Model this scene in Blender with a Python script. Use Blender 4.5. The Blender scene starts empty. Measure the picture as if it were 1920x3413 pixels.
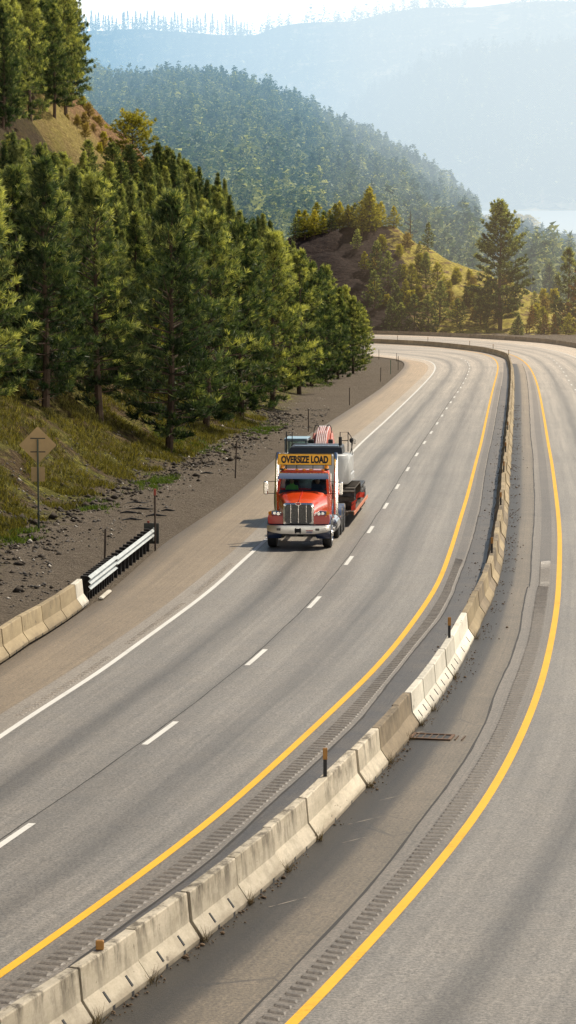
import bpy, math, random
import numpy as np
from mathutils import Vector, Matrix, noise as mnoise
random.seed(7); rng = np.random.default_rng(11)
sc = bpy.context.scene
COL = sc.collection
PI = math.pi

# ------------------------------------------------------------------ view geometry
FPX = 8850.0
PITCH = math.radians(7.13)
CP, SP = math.cos(PITCH), math.sin(PITCH)
S = math.tan(math.radians(2.23))          # the road falls away from the camera by this grade
HP = 9.80

def road_z(y): return -HP - S*y

def ground(p):
    """photo pixel -> point on the road plane (x, y)"""
    x = (p[0]-960)/FPX; y = -(p[1]-1706.5)/FPX
    Y = CP + y*SP; Z = -SP + y*CP
    t = -HP/(Z + S*Y)
    return (x*t, Y*t)

def at(p, d):
    """photo pixel and a distance -> point in space"""
    x = (p[0]-960)/FPX; y = -(p[1]-1706.5)/FPX
    Y = CP + y*SP; Z = -SP + y*CP
    t = d/Y
    return (x*t, d, Z*t)

def tiles(ox, oy, s, L): return [(ox+x/s, oy+y/s) for x, y in L]
TA = lambda L: tiles(1200, 1080, 2.0125, L)
TB = lambda L: tiles(1200, 1480, 2.0125, L)
TC = lambda L: tiles(720, 1800, 2.415, L)
TD = lambda L: tiles(0, 2200, 2.0125, L)
TE = lambda L: tiles(700, 2500, 2.415, L)
TF = lambda L: tiles(0, 1650, 2.415, L)
TG = lambda L: tiles(1100, 1900, 1.767, L)
T4 = lambda L: tiles(0, 2500, 1.1146, L)
V = lambda L: tiles(0, 0, 0.75469, L)

def smooth_px(L, step=8.0, sig=3):
    P = np.array(L, float)
    s = np.concatenate([[0], np.cumsum(np.hypot(*np.diff(P, axis=0).T))])
    n = max(int(s[-1]/step), 8)
    q = np.linspace(0, s[-1], n)
    X = np.stack([np.interp(q, s, P[:, 0]), np.interp(q, s, P[:, 1])], 1)
    k = np.exp(-0.5*(np.arange(-3*sig, 3*sig+1)/sig)**2); k /= k.sum()
    pad = 3*sig
    out = []
    for c in range(2):
        a = X[:, c]
        left = 2*a[0]-a[1:pad+1][::-1]; right = 2*a[-1]-a[-pad-1:-1][::-1]
        out.append(np.convolve(np.concatenate([left, a, right]), k, 'valid'))
    return np.stack(out, 1)

def wline(L, ext0=None, ext1=None, sig=3):
    """photo polyline -> smooth world polyline, ordered near to far; ext: extra world points"""
    X = smooth_px(L, sig=sig)
    W = np.array([ground(p) for p in X])
    if ext0: W = np.concatenate([np.array(ext0, float), W])
    if ext1: W = np.concatenate([W, np.array(ext1, float)])
    return W

def arclen(W): return np.concatenate([[0], np.cumsum(np.hypot(*np.diff(W, axis=0).T))])
def resample(W, n=None, step=None):
    s = arclen(W)
    if n is None: n = max(2, int(round(s[-1]/step))+1)
    q = np.linspace(0, s[-1], n)
    return np.stack([np.interp(q, s, W[:, 0]), np.interp(q, s, W[:, 1])], 1)
def normals(W):
    t = np.gradient(W, axis=0); t /= np.hypot(*t.T)[:, None]+1e-9
    return np.stack([t[:, 1], -t[:, 0]], 1)      # to the right of travel
def offset(W, o):
    return W + normals(W)*o
def wsmooth(W, step=3.0, sig=4):
    W = resample(W, step=step)
    k = np.exp(-0.5*(np.arange(-3*sig, 3*sig+1)/sig)**2); k /= k.sum(); pad = 3*sig
    out = []
    for c in range(2):
        a = W[:, c]
        left = 2*a[0]-a[1:pad+1][::-1]; right = 2*a[-1]-a[-pad-1:-1][::-1]
        out.append(np.convolve(np.concatenate([left, a, right]), k, 'valid'))
    return np.stack(out, 1)

# measured lines, near -> far
YLp = [(-160, 3362), (0, 3251)] + TD([(730, 1600), (860, 1500), (1000, 1395), (1200, 1250), (1449, 1065)]) + TC([(850, 1455), (1000, 1310), (1200, 1130), (1449, 852)]) \
    + TB([(495, 1000), (543, 900), (580, 800), (612, 700), (645, 600), (672, 500), (706, 400), (733, 300), (758, 200), (783, 100), (812, 0)]) \
    + TA([(833, 700), (865, 550), (900, 400), (920, 330), (932, 300), (938, 262), (930, 240), (900, 222), (850, 205), (780, 190), (700, 177), (600, 167), (480, 155), (330, 145), (200, 138), (100, 132), (-60, 125)])
WLp = [(-160, 2568)] + TD([(0, 510), (100, 437), (300, 315), (500, 185), (790, 10)]) + TF([(760, 1449), (1100, 1205), (1449, 955)]) \
    + TC([(0, 375), (150, 225), (250, 135), (330, 65), (390, 15)]) \
    + TA([(30, 775), (150, 670), (250, 575), (350, 480), (430, 400), (490, 335), (525, 295), (528, 275), (510, 258), (470, 245), (400, 232), (330, 222), (200, 210), (50, 196), (-60, 188)])
YRp = [(850, 3541)] + TE([(690, 2190), (1000, 1870), (1130, 1738)]) + TG([(758, 1600), (832, 1500), (900, 1400), (962, 1300), (1020, 1200), (1073, 1100), (1118, 1000), (1160, 900), (1203, 800), (1238, 700), (1265, 600), (1287, 500), (1308, 400), (1342, 200)]) \
    + TB([(1330, 1000), (1335, 900), (1338, 800), (1341, 700), (1340, 600), (1333, 500), (1322, 400), (1310, 300), (1297, 200), (1283, 100), (1262, 0)]) \
    + TA([(1250, 720), (1230, 600), (1210, 490), (1190, 400), (1160, 320), (1130, 270), (1090, 237), (1040, 215)])
DSp = [(-150, 2925), (40, 2790)] + TD([(1098, 495)]) + TC([(342, 948), (808, 504), (1078, 165)]) + TB([(72, 574), (174, 416), (252, 285), (320, 168), (380, 71)]) \
    + TA([(432, 794), (478, 728), (518, 667), (552, 614), (580, 567), (608, 525), (632, 490), (658, 456), (678, 426), (695, 396), (712, 366), (720, 340), (735, 319), (744, 300), (750, 280), (754, 268), (750, 256), (736, 244), (700, 232), (620, 215)])
DRp = TA([(1437, 441), (1418, 408), (1399, 378), (1384, 348), (1371, 322), (1357, 300), (1342, 283), (1328, 262), (1312, 244), (1290, 228), (1262, 213)])
BRp = [(-330, 3870)] + T4([(355, 1018), (575, 865), (760, 712), (925, 570), (1070, 450), (1185, 335)]) + TE([(1290, 300)]) \
    + TG([(350, 1140), (440, 1020), (545, 915), (615, 820), (680, 725), (735, 640), (855, 410), (945, 215), (975, 150)]) \
    + TB([(940, 900), (962, 790), (980, 640), (998, 470), (1003, 330), (1010, 180), (1018, 60)]) + TA([(1028, 700), (1034, 560), (1038, 450), (1036, 340), (1030, 262), (1010, 240)])
BLp = TA([(990, 238), (930, 217), (850, 192), (700, 173), (500, 151), (300, 138), (80, 128), (-80, 121)])
WRp = TA([(1449, 222), (1350, 187), (1200, 157), (1050, 133), (900, 118), (600, 97), (300, 82), (60, 74)])
OBp = TA([(1700, 215), (1449, 158), (1300, 132), (1150, 119), (950, 106), (700, 91), (400, 76), (200, 71), (50, 67), (-60, 64)])
LEp = [(-200, 2350), (0, 2214), (35, 2195), (163, 2110), (224, 2073), (302, 2022), (420, 1925), (515, 1835), (560, 1800), (621, 1760), (745, 1679), (840, 1602), (909, 1534), (1010, 1460), (1100, 1405), (1200, 1341)] \
    + TA([(100, 460), (180, 400), (240, 345), (322, 275), (326, 262), (315, 250), (250, 235), (130, 222), (40, 212), (-60, 203)])
S1p = [(-160, 3515), (0, 3397)] + TE([(0, 885), (300, 615), (600, 330), (900, 60)]) + TG([(180, 880), (350, 660), (540, 420), (660, 280), (750, 100)]) \
    + TB([(625, 1006), (715, 770), (770, 590), (815, 390), (838, 200), (865, 60), (880, 0)]) + TA([(905, 680), (930, 520), (952, 400), (970, 280), (962, 258)])
S2p = [(660, 3550)] + TE([(240, 2200), (580, 1850), (800, 1620), (1000, 1420), (1230, 1160), (1449, 905)]) + TG([(700, 1260), (820, 1080), (925, 880), (970, 740), (1050, 560), (1110, 400), (1140, 200), (1170, 60)]) \
    + TB([(1135, 1006), (1140, 900), (1160, 620), (1176, 380), (1165, 300), (1160, 40)]) + TA([(1145, 780), (1140, 650), (1130, 450), (1112, 300), (1080, 255)])
LSp = [(-160, 2482)] + TF([(-40, 1790), (0, 1760), (260, 1608), (520, 1449), (800, 1260), (1100, 1055), (1449, 800)]) + [(780, 1835), (860, 1760)] + TA([(-80, 780), (60, 675), (180, 570), (300, 465), (400, 370), (460, 315), (485, 290), (480, 272), (440, 255), (330, 240), (200, 224), (40, 209), (-60, 197)])

farL = lambda W, dy: [(W[-1][0]-60, W[-1][1]+dy), (W[-1][0]-160, W[-1][1]+dy*2.2)]
def near_ext(W, n=34.0):
    d = W[0]-W[12]; d = d/np.hypot(*d)
    k = np.arange(1, 7)[::-1]*n/6
    # keep the gentle bend going
    a = -0.0022*k; dirs = np.stack([d[0]*np.cos(a)-d[1]*np.sin(a), d[0]*np.sin(a)+d[1]*np.cos(a)], 1)
    return np.concatenate([W[0]+dirs*k[:, None], W])
def mk(L, dy=22, sig=3, near=True):
    W = wline(L, sig=sig); return np.concatenate([near_ext(W) if near else W, np.array(farL(W, dy))])
YL = mk(YLp); WL = mk(WLp); LE = mk(LEp, 20); LS = mk(LSp, 20)
DS = near_ext(wline(DSp))
YRn = near_ext(wline(YRp))
OB = mk(OBp, 8, near=False)
WRf = mk(WRp, 10, near=False)
BRn = near_ext(wline(BRp), 12)
BLf = mk(BLp, 20, near=False)
S1 = near_ext(wline(S1p)); S2 = near_ext(wline(S2p))
# far end of the right carriageway's yellow line: it runs behind the median barrier
endx, endy = YRn[-1]
YR = np.concatenate([YRn, np.array([(p[0]+2.5, p[1]+13) for p in BLf[6:]])])
YR = wsmooth(YR, 1.5, 2)
nearR = offset(wsmooth(YRn[YRn[:, 1] < 300], 2, 3), 7.5)
WR = wsmooth(np.concatenate([nearR, WRf]), 2.5, 5)
# median barrier centre line (its right foot is measured near, its left foot far)
BM = wsmooth(np.concatenate([offset(BRn[BRn[:, 1] < 372], -0.30), offset(BLf, 0.3)[2:]]), 1.5, 2)
BLfoot, BRfoot = offset(BM, -0.31), offset(BM, 0.31)
OBn = np.concatenate([offset(nearR[nearR[:, 1] < 300], 3.6), OB])
OBn = wsmooth(OBn, 2.5, 5)
tail = lambda W: W
S1 = np.concatenate([S1, (YL[YL[:, 1] > S1[-1][1]+6]+np.array([1.5, 4]))]) if False else S1

# ------------------------------------------------------------------ object helpers
def link(o): COL.objects.link(o); return o
def mesh_obj(name, verts, faces, mat=None, parent=None, smooth=False, uvs=None, cols=None):
    me = bpy.data.meshes.new(name)
    verts = np.asarray(verts, np.float32)
    if isinstance(faces, np.ndarray):
        n, k = faces.shape
        me.vertices.add(len(verts)); me.vertices.foreach_set('co', verts.ravel())
        me.loops.add(n*k); me.loops.foreach_set('vertex_index', faces.astype(np.int32).ravel())
        me.polygons.add(n); me.polygons.foreach_set('loop_start', np.arange(0, n*k, k, dtype=np.int32))
        me.update(calc_edges=True)
    else:
        me.from_pydata([tuple(map(float, v)) for v in verts], [], [tuple(f) for f in faces]); me.update()
    if uvs is not None:
        uv = me.uv_layers.new(name='UVMap'); li = np.empty(len(me.loops), np.int32); me.loops.foreach_get('vertex_index', li)
        uv.data.foreach_set('uv', np.asarray(uvs, np.float32)[li].ravel())
    if cols is not None:
        for nm, arr in cols.items():
            a = me.attributes.new(nm, 'FLOAT', 'POINT'); a.data.foreach_set('value', np.asarray(arr, np.float32))
    if smooth:
        me.polygons.foreach_set('use_smooth', np.ones(len(me.polygons), bool))
    if mat: me.materials.append(mat)
    o = bpy.data.objects.new(name, me); link(o)
    if parent: o.parent = parent
    return o

class MB:
    """collects shapes into one mesh"""
    def __init__(s): s.v = []; s.f = []
    def add(s, v, f):
        b = len(s.v); s.v += [tuple(p) for p in v]; s.f += [tuple(i+b for i in q) for q in f]; return s
    def box(s, x0, x1, y0, y1, z0, z1, bev=0.0, M=None, taper=None):
        if bev <= 0:
            v = [(x, y, z) for z in (z0, z1) for y in (y0, y1) for x in (x0, x1)]
            f = [(0, 2, 3, 1), (4, 5, 7, 6), (0, 1, 5, 4), (2, 6, 7, 3), (0, 4, 6, 2), (1, 3, 7, 5)]
        else:
            b = min(bev, (x1-x0)/2.01, (y1-y0)/2.01, (z1-z0)/2.01)
            def ring(ix, z):
                X0, X1, Y0, Y1 = x0+ix, x1-ix, y0+ix, y1-ix
                return [(X0+b, Y0, z), (X1-b, Y0, z), (X1, Y0+b, z), (X1, Y1-b, z), (X1-b, Y1, z), (X0+b, Y1, z), (X0, Y1-b, z), (X0, Y0+b, z)]
            def ring2(z):
                X0, X1, Y0, Y1 = x0+b, x1-b, y0+b, y1-b; e = b*0.3
                return [(X0+e, Y0, z), (X1-e, Y0, z), (X1, Y0+e, z), (X1, Y1-e, z), (X1-e, Y1, z), (X0+e, Y1, z), (X0, Y1-e, z), (X0, Y0+e, z)]
            v = ring2(z0)+ring(0, z0+b)+ring(0, z1-b)+ring2(z1)
            f = [tuple(range(7, -1, -1)), tuple(range(24, 32))]
            for r in range(3):
                for i in range(8):
                    j = (i+1) % 8; f.append((r*8+i, r*8+j, r*8+8+j, r*8+8+i))
        if taper: v = [taper(p) for p in v]
        if M is not None: v = [tuple(M @ Vector(p)) for p in v]
        return s.add(v, f)
    def loft(s, rings, cap=True):
        n = len(rings[0]); b = len(s.v)
        for r in rings: s.v += [tuple(p) for p in r]
        for k in range(len(rings)-1):
            for i in range(n):
                j = (i+1) % n; s.f.append((b+k*n+i, b+k*n+j, b+k*n+n+j, b+k*n+n+i))
        if cap:
            s.f.append(tuple(b+i for i in range(n-1, -1, -1))); s.f.append(tuple(b+(len(rings)-1)*n+i for i in range(n)))
        return s
    def tube(s, pts, r, n=10, cap=True):
        pts = [Vector(p) for p in pts]; R = r if isinstance(r, (list, tuple)) else [r]*len(pts)
        rings = []; prev = None
        for i, p in enumerate(pts):
            t = (pts[min(i+1, len(pts)-1)]-pts[max(i-1, 0)]).normalized()
            if prev is None:
                a = Vector((0, 0, 1)) if abs(t.z) < 0.9 else Vector((1, 0, 0)); u = t.cross(a).normalized()
            else:
                u = (prev-t*prev.dot(t)).normalized()
            prev = u; w = t.cross(u)
            rings.append([p+(u*math.cos(2*PI*k/n)+w*math.sin(2*PI*k/n))*R[i] for k in range(n)])
        return s.loft(rings, cap)
    def cyl(s, c, axis, r, h, n=20, r2=None):
        c = Vector(c); a = Vector({'x': (1, 0, 0), 'y': (0, 1, 0), 'z': (0, 0, 1)}[axis])
        return s.tube([c-a*h/2, c+a*h/2], [r, r if r2 is None else r2], n)
    def lathe(s, c, axis, prof, n=24):
        """prof: list of (offset along axis, radius)"""
        c = Vector(c); A = {'x': (1, 0, 0), 'y': (0, 1, 0), 'z': (0, 0, 1)}[axis]; A = Vector(A)
        u = Vector((0, 0, 1)) if axis != 'z' else Vector((1, 0, 0)); w = A.cross(u)
        return s.loft([[c+A*o+(u*math.cos(2*PI*k/n)+w*math.sin(2*PI*k/n))*r for k in range(n)] for o, r in prof])
    def prism(s, poly, x0, x1):
        """poly in (y,z), extruded along x"""
        return s.loft([[(x0, y, z) for y, z in poly], [(x1, y, z) for y, z in poly]])
    def ball(s, c, r, n=10, sc_=(1, 1, 1)):
        rings = []
        for i in range(1, n):
            th = PI*i/n
            rings.append([(c[0]+r*sc_[0]*math.sin(th)*math.cos(2*PI*k/n), c[1]+r*sc_[1]*math.sin(th)*math.sin(2*PI*k/n), c[2]-r*sc_[2]*math.cos(th)) for k in range(n)])
        return s.loft(rings)
    def build(s, name, mat, parent=None, smooth=False, angle=None):
        o = mesh_obj(name, s.v, s.f, mat, parent)
        if smooth or angle:
            me = o.data; me.polygons.foreach_set('use_smooth', np.ones(len(me.polygons), bool))
            me.set_sharp_from_angle(angle=math.radians(angle or 40))
        return o

def empty(name, loc=(0, 0, 0), rz=0.0, tilt=0.0):
    o = bpy.data.objects.new(name, None); link(o); o.location = loc; o.rotation_euler = (tilt, 0, rz); o.empty_display_size = 0.3
    return o
def tag(o, label, cat, group=None, kind=None):
    if label: o['label'] = label
    if cat: o['category'] = cat
    if group: o['group'] = group
    if kind: o['kind'] = kind
    return o
def struct(o): o['kind'] = 'structure'; return o
def copy_tree(o, parent=None):
    c = o.copy(); link(c); c.parent = parent
    for ch in o.children: copy_tree(ch, c)
    return c

# ------------------------------------------------------------------ materials
def newmat(name):
    m = bpy.data.materials.new(name); m.use_nodes = True; nt = m.node_tree; nt.nodes.clear()
    out = nt.nodes.new('ShaderNodeOutputMaterial')
    return m, nt, out
def N(nt, t, **k):
    n = nt.nodes.new('ShaderNode'+t)
    for a, b in k.items():
        if a in n.inputs.keys(): n.inputs[a].default_value = b
        else: setattr(n, a, b)
    return n
def L_(nt, a, b): nt.links.new(a, b)
def ramp(nt, fac, stops, interp='LINEAR'):
    r = nt.nodes.new('ShaderNodeValToRGB'); r.color_ramp.interpolation = interp
    e = r.color_ramp.elements
    while len(e) > 1: e.remove(e[-1])
    e[0].position = stops[0][0]; e[0].color = (*stops[0][1], 1)
    for p, c in stops[1:]:
        q = e.new(p); q.color = (*c, 1)
    L_(nt, fac, r.inputs[0]); return r.outputs[0]
def mixc(nt, fac, a, b, bt='MIX'):
    m = nt.nodes.new('ShaderNodeMix'); m.data_type = 'RGBA'; m.blend_type = bt
    for sock, v in ((m.inputs[0], fac), (m.inputs[6], a), (m.inputs[7], b)):
        if isinstance(v, (int, float)): sock.default_value = v
        elif isinstance(v, tuple): sock.default_value = (*v, 1)
        else: L_(nt, v, sock)
    return m.outputs[2]
def math_(nt, op, a, b=None, c=None):
    m = nt.nodes.new('ShaderNodeMath'); m.operation = op
    for i, v in enumerate((a, b, c)):
        if v is None: continue
        if isinstance(v, (int, float)): m.inputs[i].default_value = v
        else: L_(nt, v, m.inputs[i])
    return m.outputs[0]
def noise(nt, scale, detail=4, rough=0.6, vec=None, dist=0.0):
    n = N(nt, 'TexNoise', Scale=scale, Detail=detail, Roughness=rough, Distortion=dist)
    if vec is not None: L_(nt, vec, n.inputs['Vector'])
    return n.outputs['Fac']
def vscale(nt, vec, s):
    m = nt.nodes.new('ShaderNodeMapping'); m.inputs['Scale'].default_value = s; L_(nt, vec, m.inputs['Vector']); return m.outputs[0]
def bsdf(nt, out, col, rough=0.6, metal=0.0, spec=0.5, coat=0.0, bump=None, bstr=0.3, bdist=0.02, **k):
    b = nt.nodes.new('ShaderNodeBsdfPrincipled')
    for nm, v in (('Base Color', col), ('Roughness', rough), ('Metallic', metal), ('Specular IOR Level', spec), ('Coat Weight', coat)):
        if isinstance(v, tuple): b.inputs[nm].default_value = (*v, 1)
        elif isinstance(v, (int, float)): b.inputs[nm].default_value = v
        else: L_(nt, v, b.inputs[nm])
    for a, v in k.items(): b.inputs[a].default_value = v
    if bump is not None:
        bm = N(nt, 'Bump', Strength=bstr, Distance=bdist); L_(nt, bump, bm.inputs['Height']); L_(nt, bm.outputs[0], b.inputs['Normal'])
    L_(nt, b.outputs[0], out.inputs['Surface']); return b
def simple(name, col, rough=0.5, metal=0.0, spec=0.5, var=0.12, scale=6.0, coat=0.0, **k):
    m, nt, out = newmat(name); tc = N(nt, 'TexCoord')
    n = noise(nt, scale, 5, 0.6, tc.outputs['Object'])
    lo = tuple(c*(1-var) for c in col); hi = tuple(min(1, c*(1+var)) for c in col)
    c = ramp(nt, n, [(0.3, lo), (0.7, hi)])
    bsdf(nt, out, c, rough, metal, spec, coat, **k); return m

def asphalt_mat(name, base, warm, stops, streak=0.38, speck=0.6, spec=0.5, rough=0.5, uvx_noise=True, cracks=False):
    """stops: multiplier across the ribbon (UV y from 0 to 1)"""
    m, nt, out = newmat(name)
    geo = N(nt, 'NewGeometry'); uv = N(nt, 'UVMap')
    sep = N(nt, 'SeparateXYZ'); L_(nt, uv.outputs[0], sep.inputs[0])
    pos = geo.outputs['Position']
    # slow wobble so the wheel paths are not ruler-straight
    w = noise(nt, 0.07, 2, 0.5, pos); vv = math_(nt, 'ADD', sep.outputs['Y'], math_(nt, 'MULTIPLY', math_(nt, 'SUBTRACT', w, 0.5), 0.05))
    across = ramp(nt, vv, [(p, (c, c, c)) for p, c in stops], 'EASE')
    st = noise(nt, 1.0, 5, 0.65, vscale(nt, uv.outputs[0], (0.05, 26, 1)))
    fine = noise(nt, 20, 5, 0.8, pos)
    mid = noise(nt, 0.9, 5, 0.6, pos)
    big = noise(nt, 0.12, 3, 0.5, pos)
    c = mixc(nt, ramp(nt, mid, [(0.35, (0, 0, 0)), (0.65, (1, 1, 1))]), base, warm)
    c = mixc(nt, 1.0, c, across, 'MULTIPLY')
    c = mixc(nt, streak, c, ramp(nt, st, [(0.3, (0.45,)*3), (0.7, (1.5,)*3)]), 'MULTIPLY')
    grit = noise(nt, 5.5, 3, 0.6, pos)
    c = mixc(nt, speck, c, ramp(nt, fine, [(0.36, (0.05,)*3), (0.64, (2.0,)*3)]), 'MULTIPLY')
    c = mixc(nt, 0.08, c, ramp(nt, grit, [(0.36, (0.55,)*3), (0.64, (1.45,)*3)]), 'MULTIPLY')
    patch = noise(nt, 0.28, 6, 0.7, vscale(nt, pos, (1.5, .22, 1)))
    c = mixc(nt, 0.16, c, ramp(nt, patch, [(0.40, (0.72,)*3), (0.5, (1,)*3), (0.66, (1.12,)*3)]), 'MULTIPLY')
    c = mixc(nt, 0.3, c, ramp(nt, big, [(0.3, (0.75,)*3), (0.7, (1.2,)*3)]), 'MULTIPLY')
    if cracks:
        v = N(nt, 'TexVoronoi', feature='DISTANCE_TO_EDGE', Scale=0.55); L_(nt, vscale(nt, pos, (1, 0.5, 1)), v.inputs['Vector'])
        ck = ramp(nt, v.outputs[0], [(0.0, (1, 1, 1)), (0.012, (0, 0, 0))])
        sel = ramp(nt, noise(nt, 0.35, 2, 0.5, pos), [(0.5, (0, 0, 0)), (0.62, (0.7,)*3)])
        c = mixc(nt, mixc(nt, 1.0, ck, sel, 'MULTIPLY'), c, (0.02, 0.018, 0.016))
    # colour brightens and warms with distance: far glare painted into the paving
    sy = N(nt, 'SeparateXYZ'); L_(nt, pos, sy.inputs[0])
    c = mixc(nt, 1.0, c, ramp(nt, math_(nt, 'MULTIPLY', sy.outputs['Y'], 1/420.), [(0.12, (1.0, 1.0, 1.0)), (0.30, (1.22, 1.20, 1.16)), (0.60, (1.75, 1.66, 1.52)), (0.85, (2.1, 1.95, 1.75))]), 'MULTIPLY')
    bsdf(nt, out, c, rough, 0, spec, bump=fine, bstr=0.5, bdist=0.012)
    return m

lane2 = [(0.0, .96), (0.06, 1.05), (0.12, 1.18), (0.19, .98), (0.255, .60), (0.32, .95), (0.39, 1.16), (0.455, 1.0), (0.49, .84), (0.54, .92), (0.62, 1.14), (0.69, .98), (0.755, .70), (0.82, .95), (0.9, 1.12), (0.96, 1.0), (1.0, .95)]
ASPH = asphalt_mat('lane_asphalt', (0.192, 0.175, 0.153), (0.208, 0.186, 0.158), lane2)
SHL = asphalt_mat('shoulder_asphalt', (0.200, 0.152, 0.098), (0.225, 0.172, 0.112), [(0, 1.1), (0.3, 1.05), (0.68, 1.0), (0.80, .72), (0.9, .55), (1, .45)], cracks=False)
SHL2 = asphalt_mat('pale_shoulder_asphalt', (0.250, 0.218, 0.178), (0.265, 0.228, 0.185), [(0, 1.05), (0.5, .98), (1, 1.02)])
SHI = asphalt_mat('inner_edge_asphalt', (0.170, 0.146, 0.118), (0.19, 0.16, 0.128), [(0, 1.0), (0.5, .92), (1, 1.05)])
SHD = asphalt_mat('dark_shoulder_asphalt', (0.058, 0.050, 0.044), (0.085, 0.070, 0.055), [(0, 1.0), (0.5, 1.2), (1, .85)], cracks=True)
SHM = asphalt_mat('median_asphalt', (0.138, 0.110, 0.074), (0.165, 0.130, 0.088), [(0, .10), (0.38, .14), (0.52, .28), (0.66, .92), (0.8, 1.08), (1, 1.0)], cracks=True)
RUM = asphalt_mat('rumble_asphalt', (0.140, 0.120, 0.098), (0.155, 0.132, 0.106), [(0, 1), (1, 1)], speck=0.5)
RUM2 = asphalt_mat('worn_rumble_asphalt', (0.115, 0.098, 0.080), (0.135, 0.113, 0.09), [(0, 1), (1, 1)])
def paint_mat(name, col, wear=0.5):
    m, nt, out = newmat(name); geo = N(nt, 'NewGeometry')
    n1 = noise(nt, 9, 6, 0.8, geo.outputs['Position']); n2 = noise(nt, 0.6, 3, 0.5, geo.outputs['Position'])
    f = math_(nt, 'ADD', math_(nt, 'MULTIPLY', n1, 0.7), math_(nt, 'MULTIPLY', n2, 0.5))
    c = ramp(nt, f, [(0.36, tuple(x*0.5 for x in col)), (0.5, tuple(x*.88 for x in col)), (0.75, col)])
    bsdf(nt, out, c, 0.6, 0, 0.3, bump=n1, bstr=0.3, bdist=0.004); return m
YEL = paint_mat('yellow_paint', (0.88, 0.47, 0.02)); WHT = paint_mat('white_paint', (0.74, 0.72, 0.67))

def concrete_mat(name, hi, lo, stain, seed=0.0):
    m, nt, out = newmat(name); tc = N(nt, 'TexCoord'); oi = N(nt, 'ObjectInfo')
    off = nt.nodes.new('ShaderNodeVectorMath'); off.operation = 'ADD'
    cb = N(nt, 'CombineXYZ'); L_(nt, math_(nt, 'MULTIPLY', oi.outputs['Random'], 40.0), cb.inputs[0]); L_(nt, math_(nt, 'MULTIPLY', oi.outputs['Random'], 17.0), cb.inputs[1])
    L_(nt, tc.outputs['Object'], off.inputs[0]); L_(nt, cb.outputs[0], off.inputs[1]); P = off.outputs[0]
    sep = N(nt, 'SeparateXYZ'); L_(nt, tc.outputs['Object'], sep.inputs[0])
    n1 = noise(nt, 2.2, 6, 0.65, P); n2 = noise(nt, 1.0, 5, 0.7, vscale(nt, P, (4, 7, 0.9))); n3 = noise(nt, 30, 4, 0.8, P)
    c = ramp(nt, n1, [(0.3, lo), (0.65, hi)])
    # rain streaks under the top and grime at the foot
    st = math_(nt, 'MULTIPLY', ramp(nt, n2, [(0.46, (0,)*3), (0.64, (1,)*3)]), ramp(nt, sep.outputs['Z'], [(0.25, (0.25,)*3), (0.78, (1,)*3)]))
    c = mixc(nt, math_(nt, 'MULTIPLY', st, stain), c, (0.10, 0.085, 0.065))
    ft = ramp(nt, math_(nt, 'ADD', sep.outputs['Z'], math_(nt, 'MULTIPLY', n1, 0.25)), [(0.13, (1,)*3), (0.30, (0,)*3)])
    c = mixc(nt, math_(nt, 'MULTIPLY', ft, 0.65), c, (0.16, 0.125, 0.085))
    pk = noise(nt, 1.0, 3, 0.5, vscale(nt, P, (9, 9, 4)))
    c = mixc(nt, math_(nt, 'MULTIPLY', ramp(nt, pk, [(0.70, (0,)*3), (0.73, (1,)*3)]), 0.6), c, (0.09, 0.07, 0.055))
    hv = N(nt, 'HueSaturation'); L_(nt, c, hv.inputs['Color'])
    L_(nt, math_(nt, 'MULTIPLY_ADD', oi.outputs['Random'], 0.34, 0.80), hv.inputs['Value'])
    c = mixc(nt, 0.35, hv.outputs[0], ramp(nt, n3, [(0.3, (0.7,)*3), (0.7, (1.25,)*3)]), 'MULTIPLY')
    bsdf(nt, out, c, 0.85, 0, 0.25, bump=n3, bstr=0.25, bdist=0.01); return m
CONC = concrete_mat('weathered_concrete', (0.57, 0.505, 0.40), (0.40, 0.35, 0.265), 0.9)
CONW = concrete_mat('pale_new_concrete', (0.74, 0.70, 0.60), (0.64, 0.60, 0.51), 0.25)
COND = concrete_mat('grimy_brown_concrete', (0.30, 0.24, 0.165), (0.20, 0.16, 0.11), 0.8)
CONL = concrete_mat('tan_concrete', (0.40, 0.32, 0.20), (0.30, 0.235, 0.145), 0.4)
BLK = simple('black_rubber', (0.02, 0.02, 0.022), 0.7)
DARK = simple('dark_metal', (0.03, 0.032, 0.036), 0.5, 0.3)
CHR = simple('chrome', (0.80, 0.80, 0.80), 0.14, 1.0, var=0.03)
STEEL = simple('brushed_steel', (0.62, 0.62, 0.62), 0.32, 1.0, var=0.08)
ORG = simple('orange_red_paint', (0.78, 0.07, 0.010), 0.25, 0.0, coat=0.8, var=0.05)
RED = simple('red_paint', (0.50, 0.018, 0.010), 0.35, 0.0, coat=0.25, var=0.05)
BLU = simple('navy_paint', (0.022, 0.035, 0.085), 0.25, 0.0, coat=0.7, var=0.05)
GRY = simple('grey_machine_paint', (0.42, 0.43, 0.43), 0.4, var=0.06)
WBK = simple('black_machine_paint', (0.025, 0.03, 0.04), 0.35)
GALV = simple('galvanised_steel', (0.50, 0.52, 0.50), 0.42, 0.6, var=0.15, scale=3)
GLASS = None
def glass_mat(name, tint, rough=0.02, mixf=0.55):
    m, nt, out = newmat(name)
    t = N(nt, 'BsdfTransparent'); t.inputs[0].default_value = (*tint, 1)
    g = N(nt, 'BsdfGlossy'); g.inputs['Roughness'].default_value = rough; g.inputs[0].default_value = (0.9, 0.95, 1, 1)
    lw = N(nt, 'LayerWeight'); lw.inputs[0].default_value = 0.25
    f = math_(nt, 'MULTIPLY_ADD', lw.outputs['Fresnel'], 0.9, 0.03)
    mx = N(nt, 'MixShader'); L_(nt, f, mx.inputs[0]); L_(nt, t.outputs[0], mx.inputs[1]); L_(nt, g.outputs[0], mx.inputs[2]); L_(nt, mx.outputs[0], out.inputs['Surface'])
    return m
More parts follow.
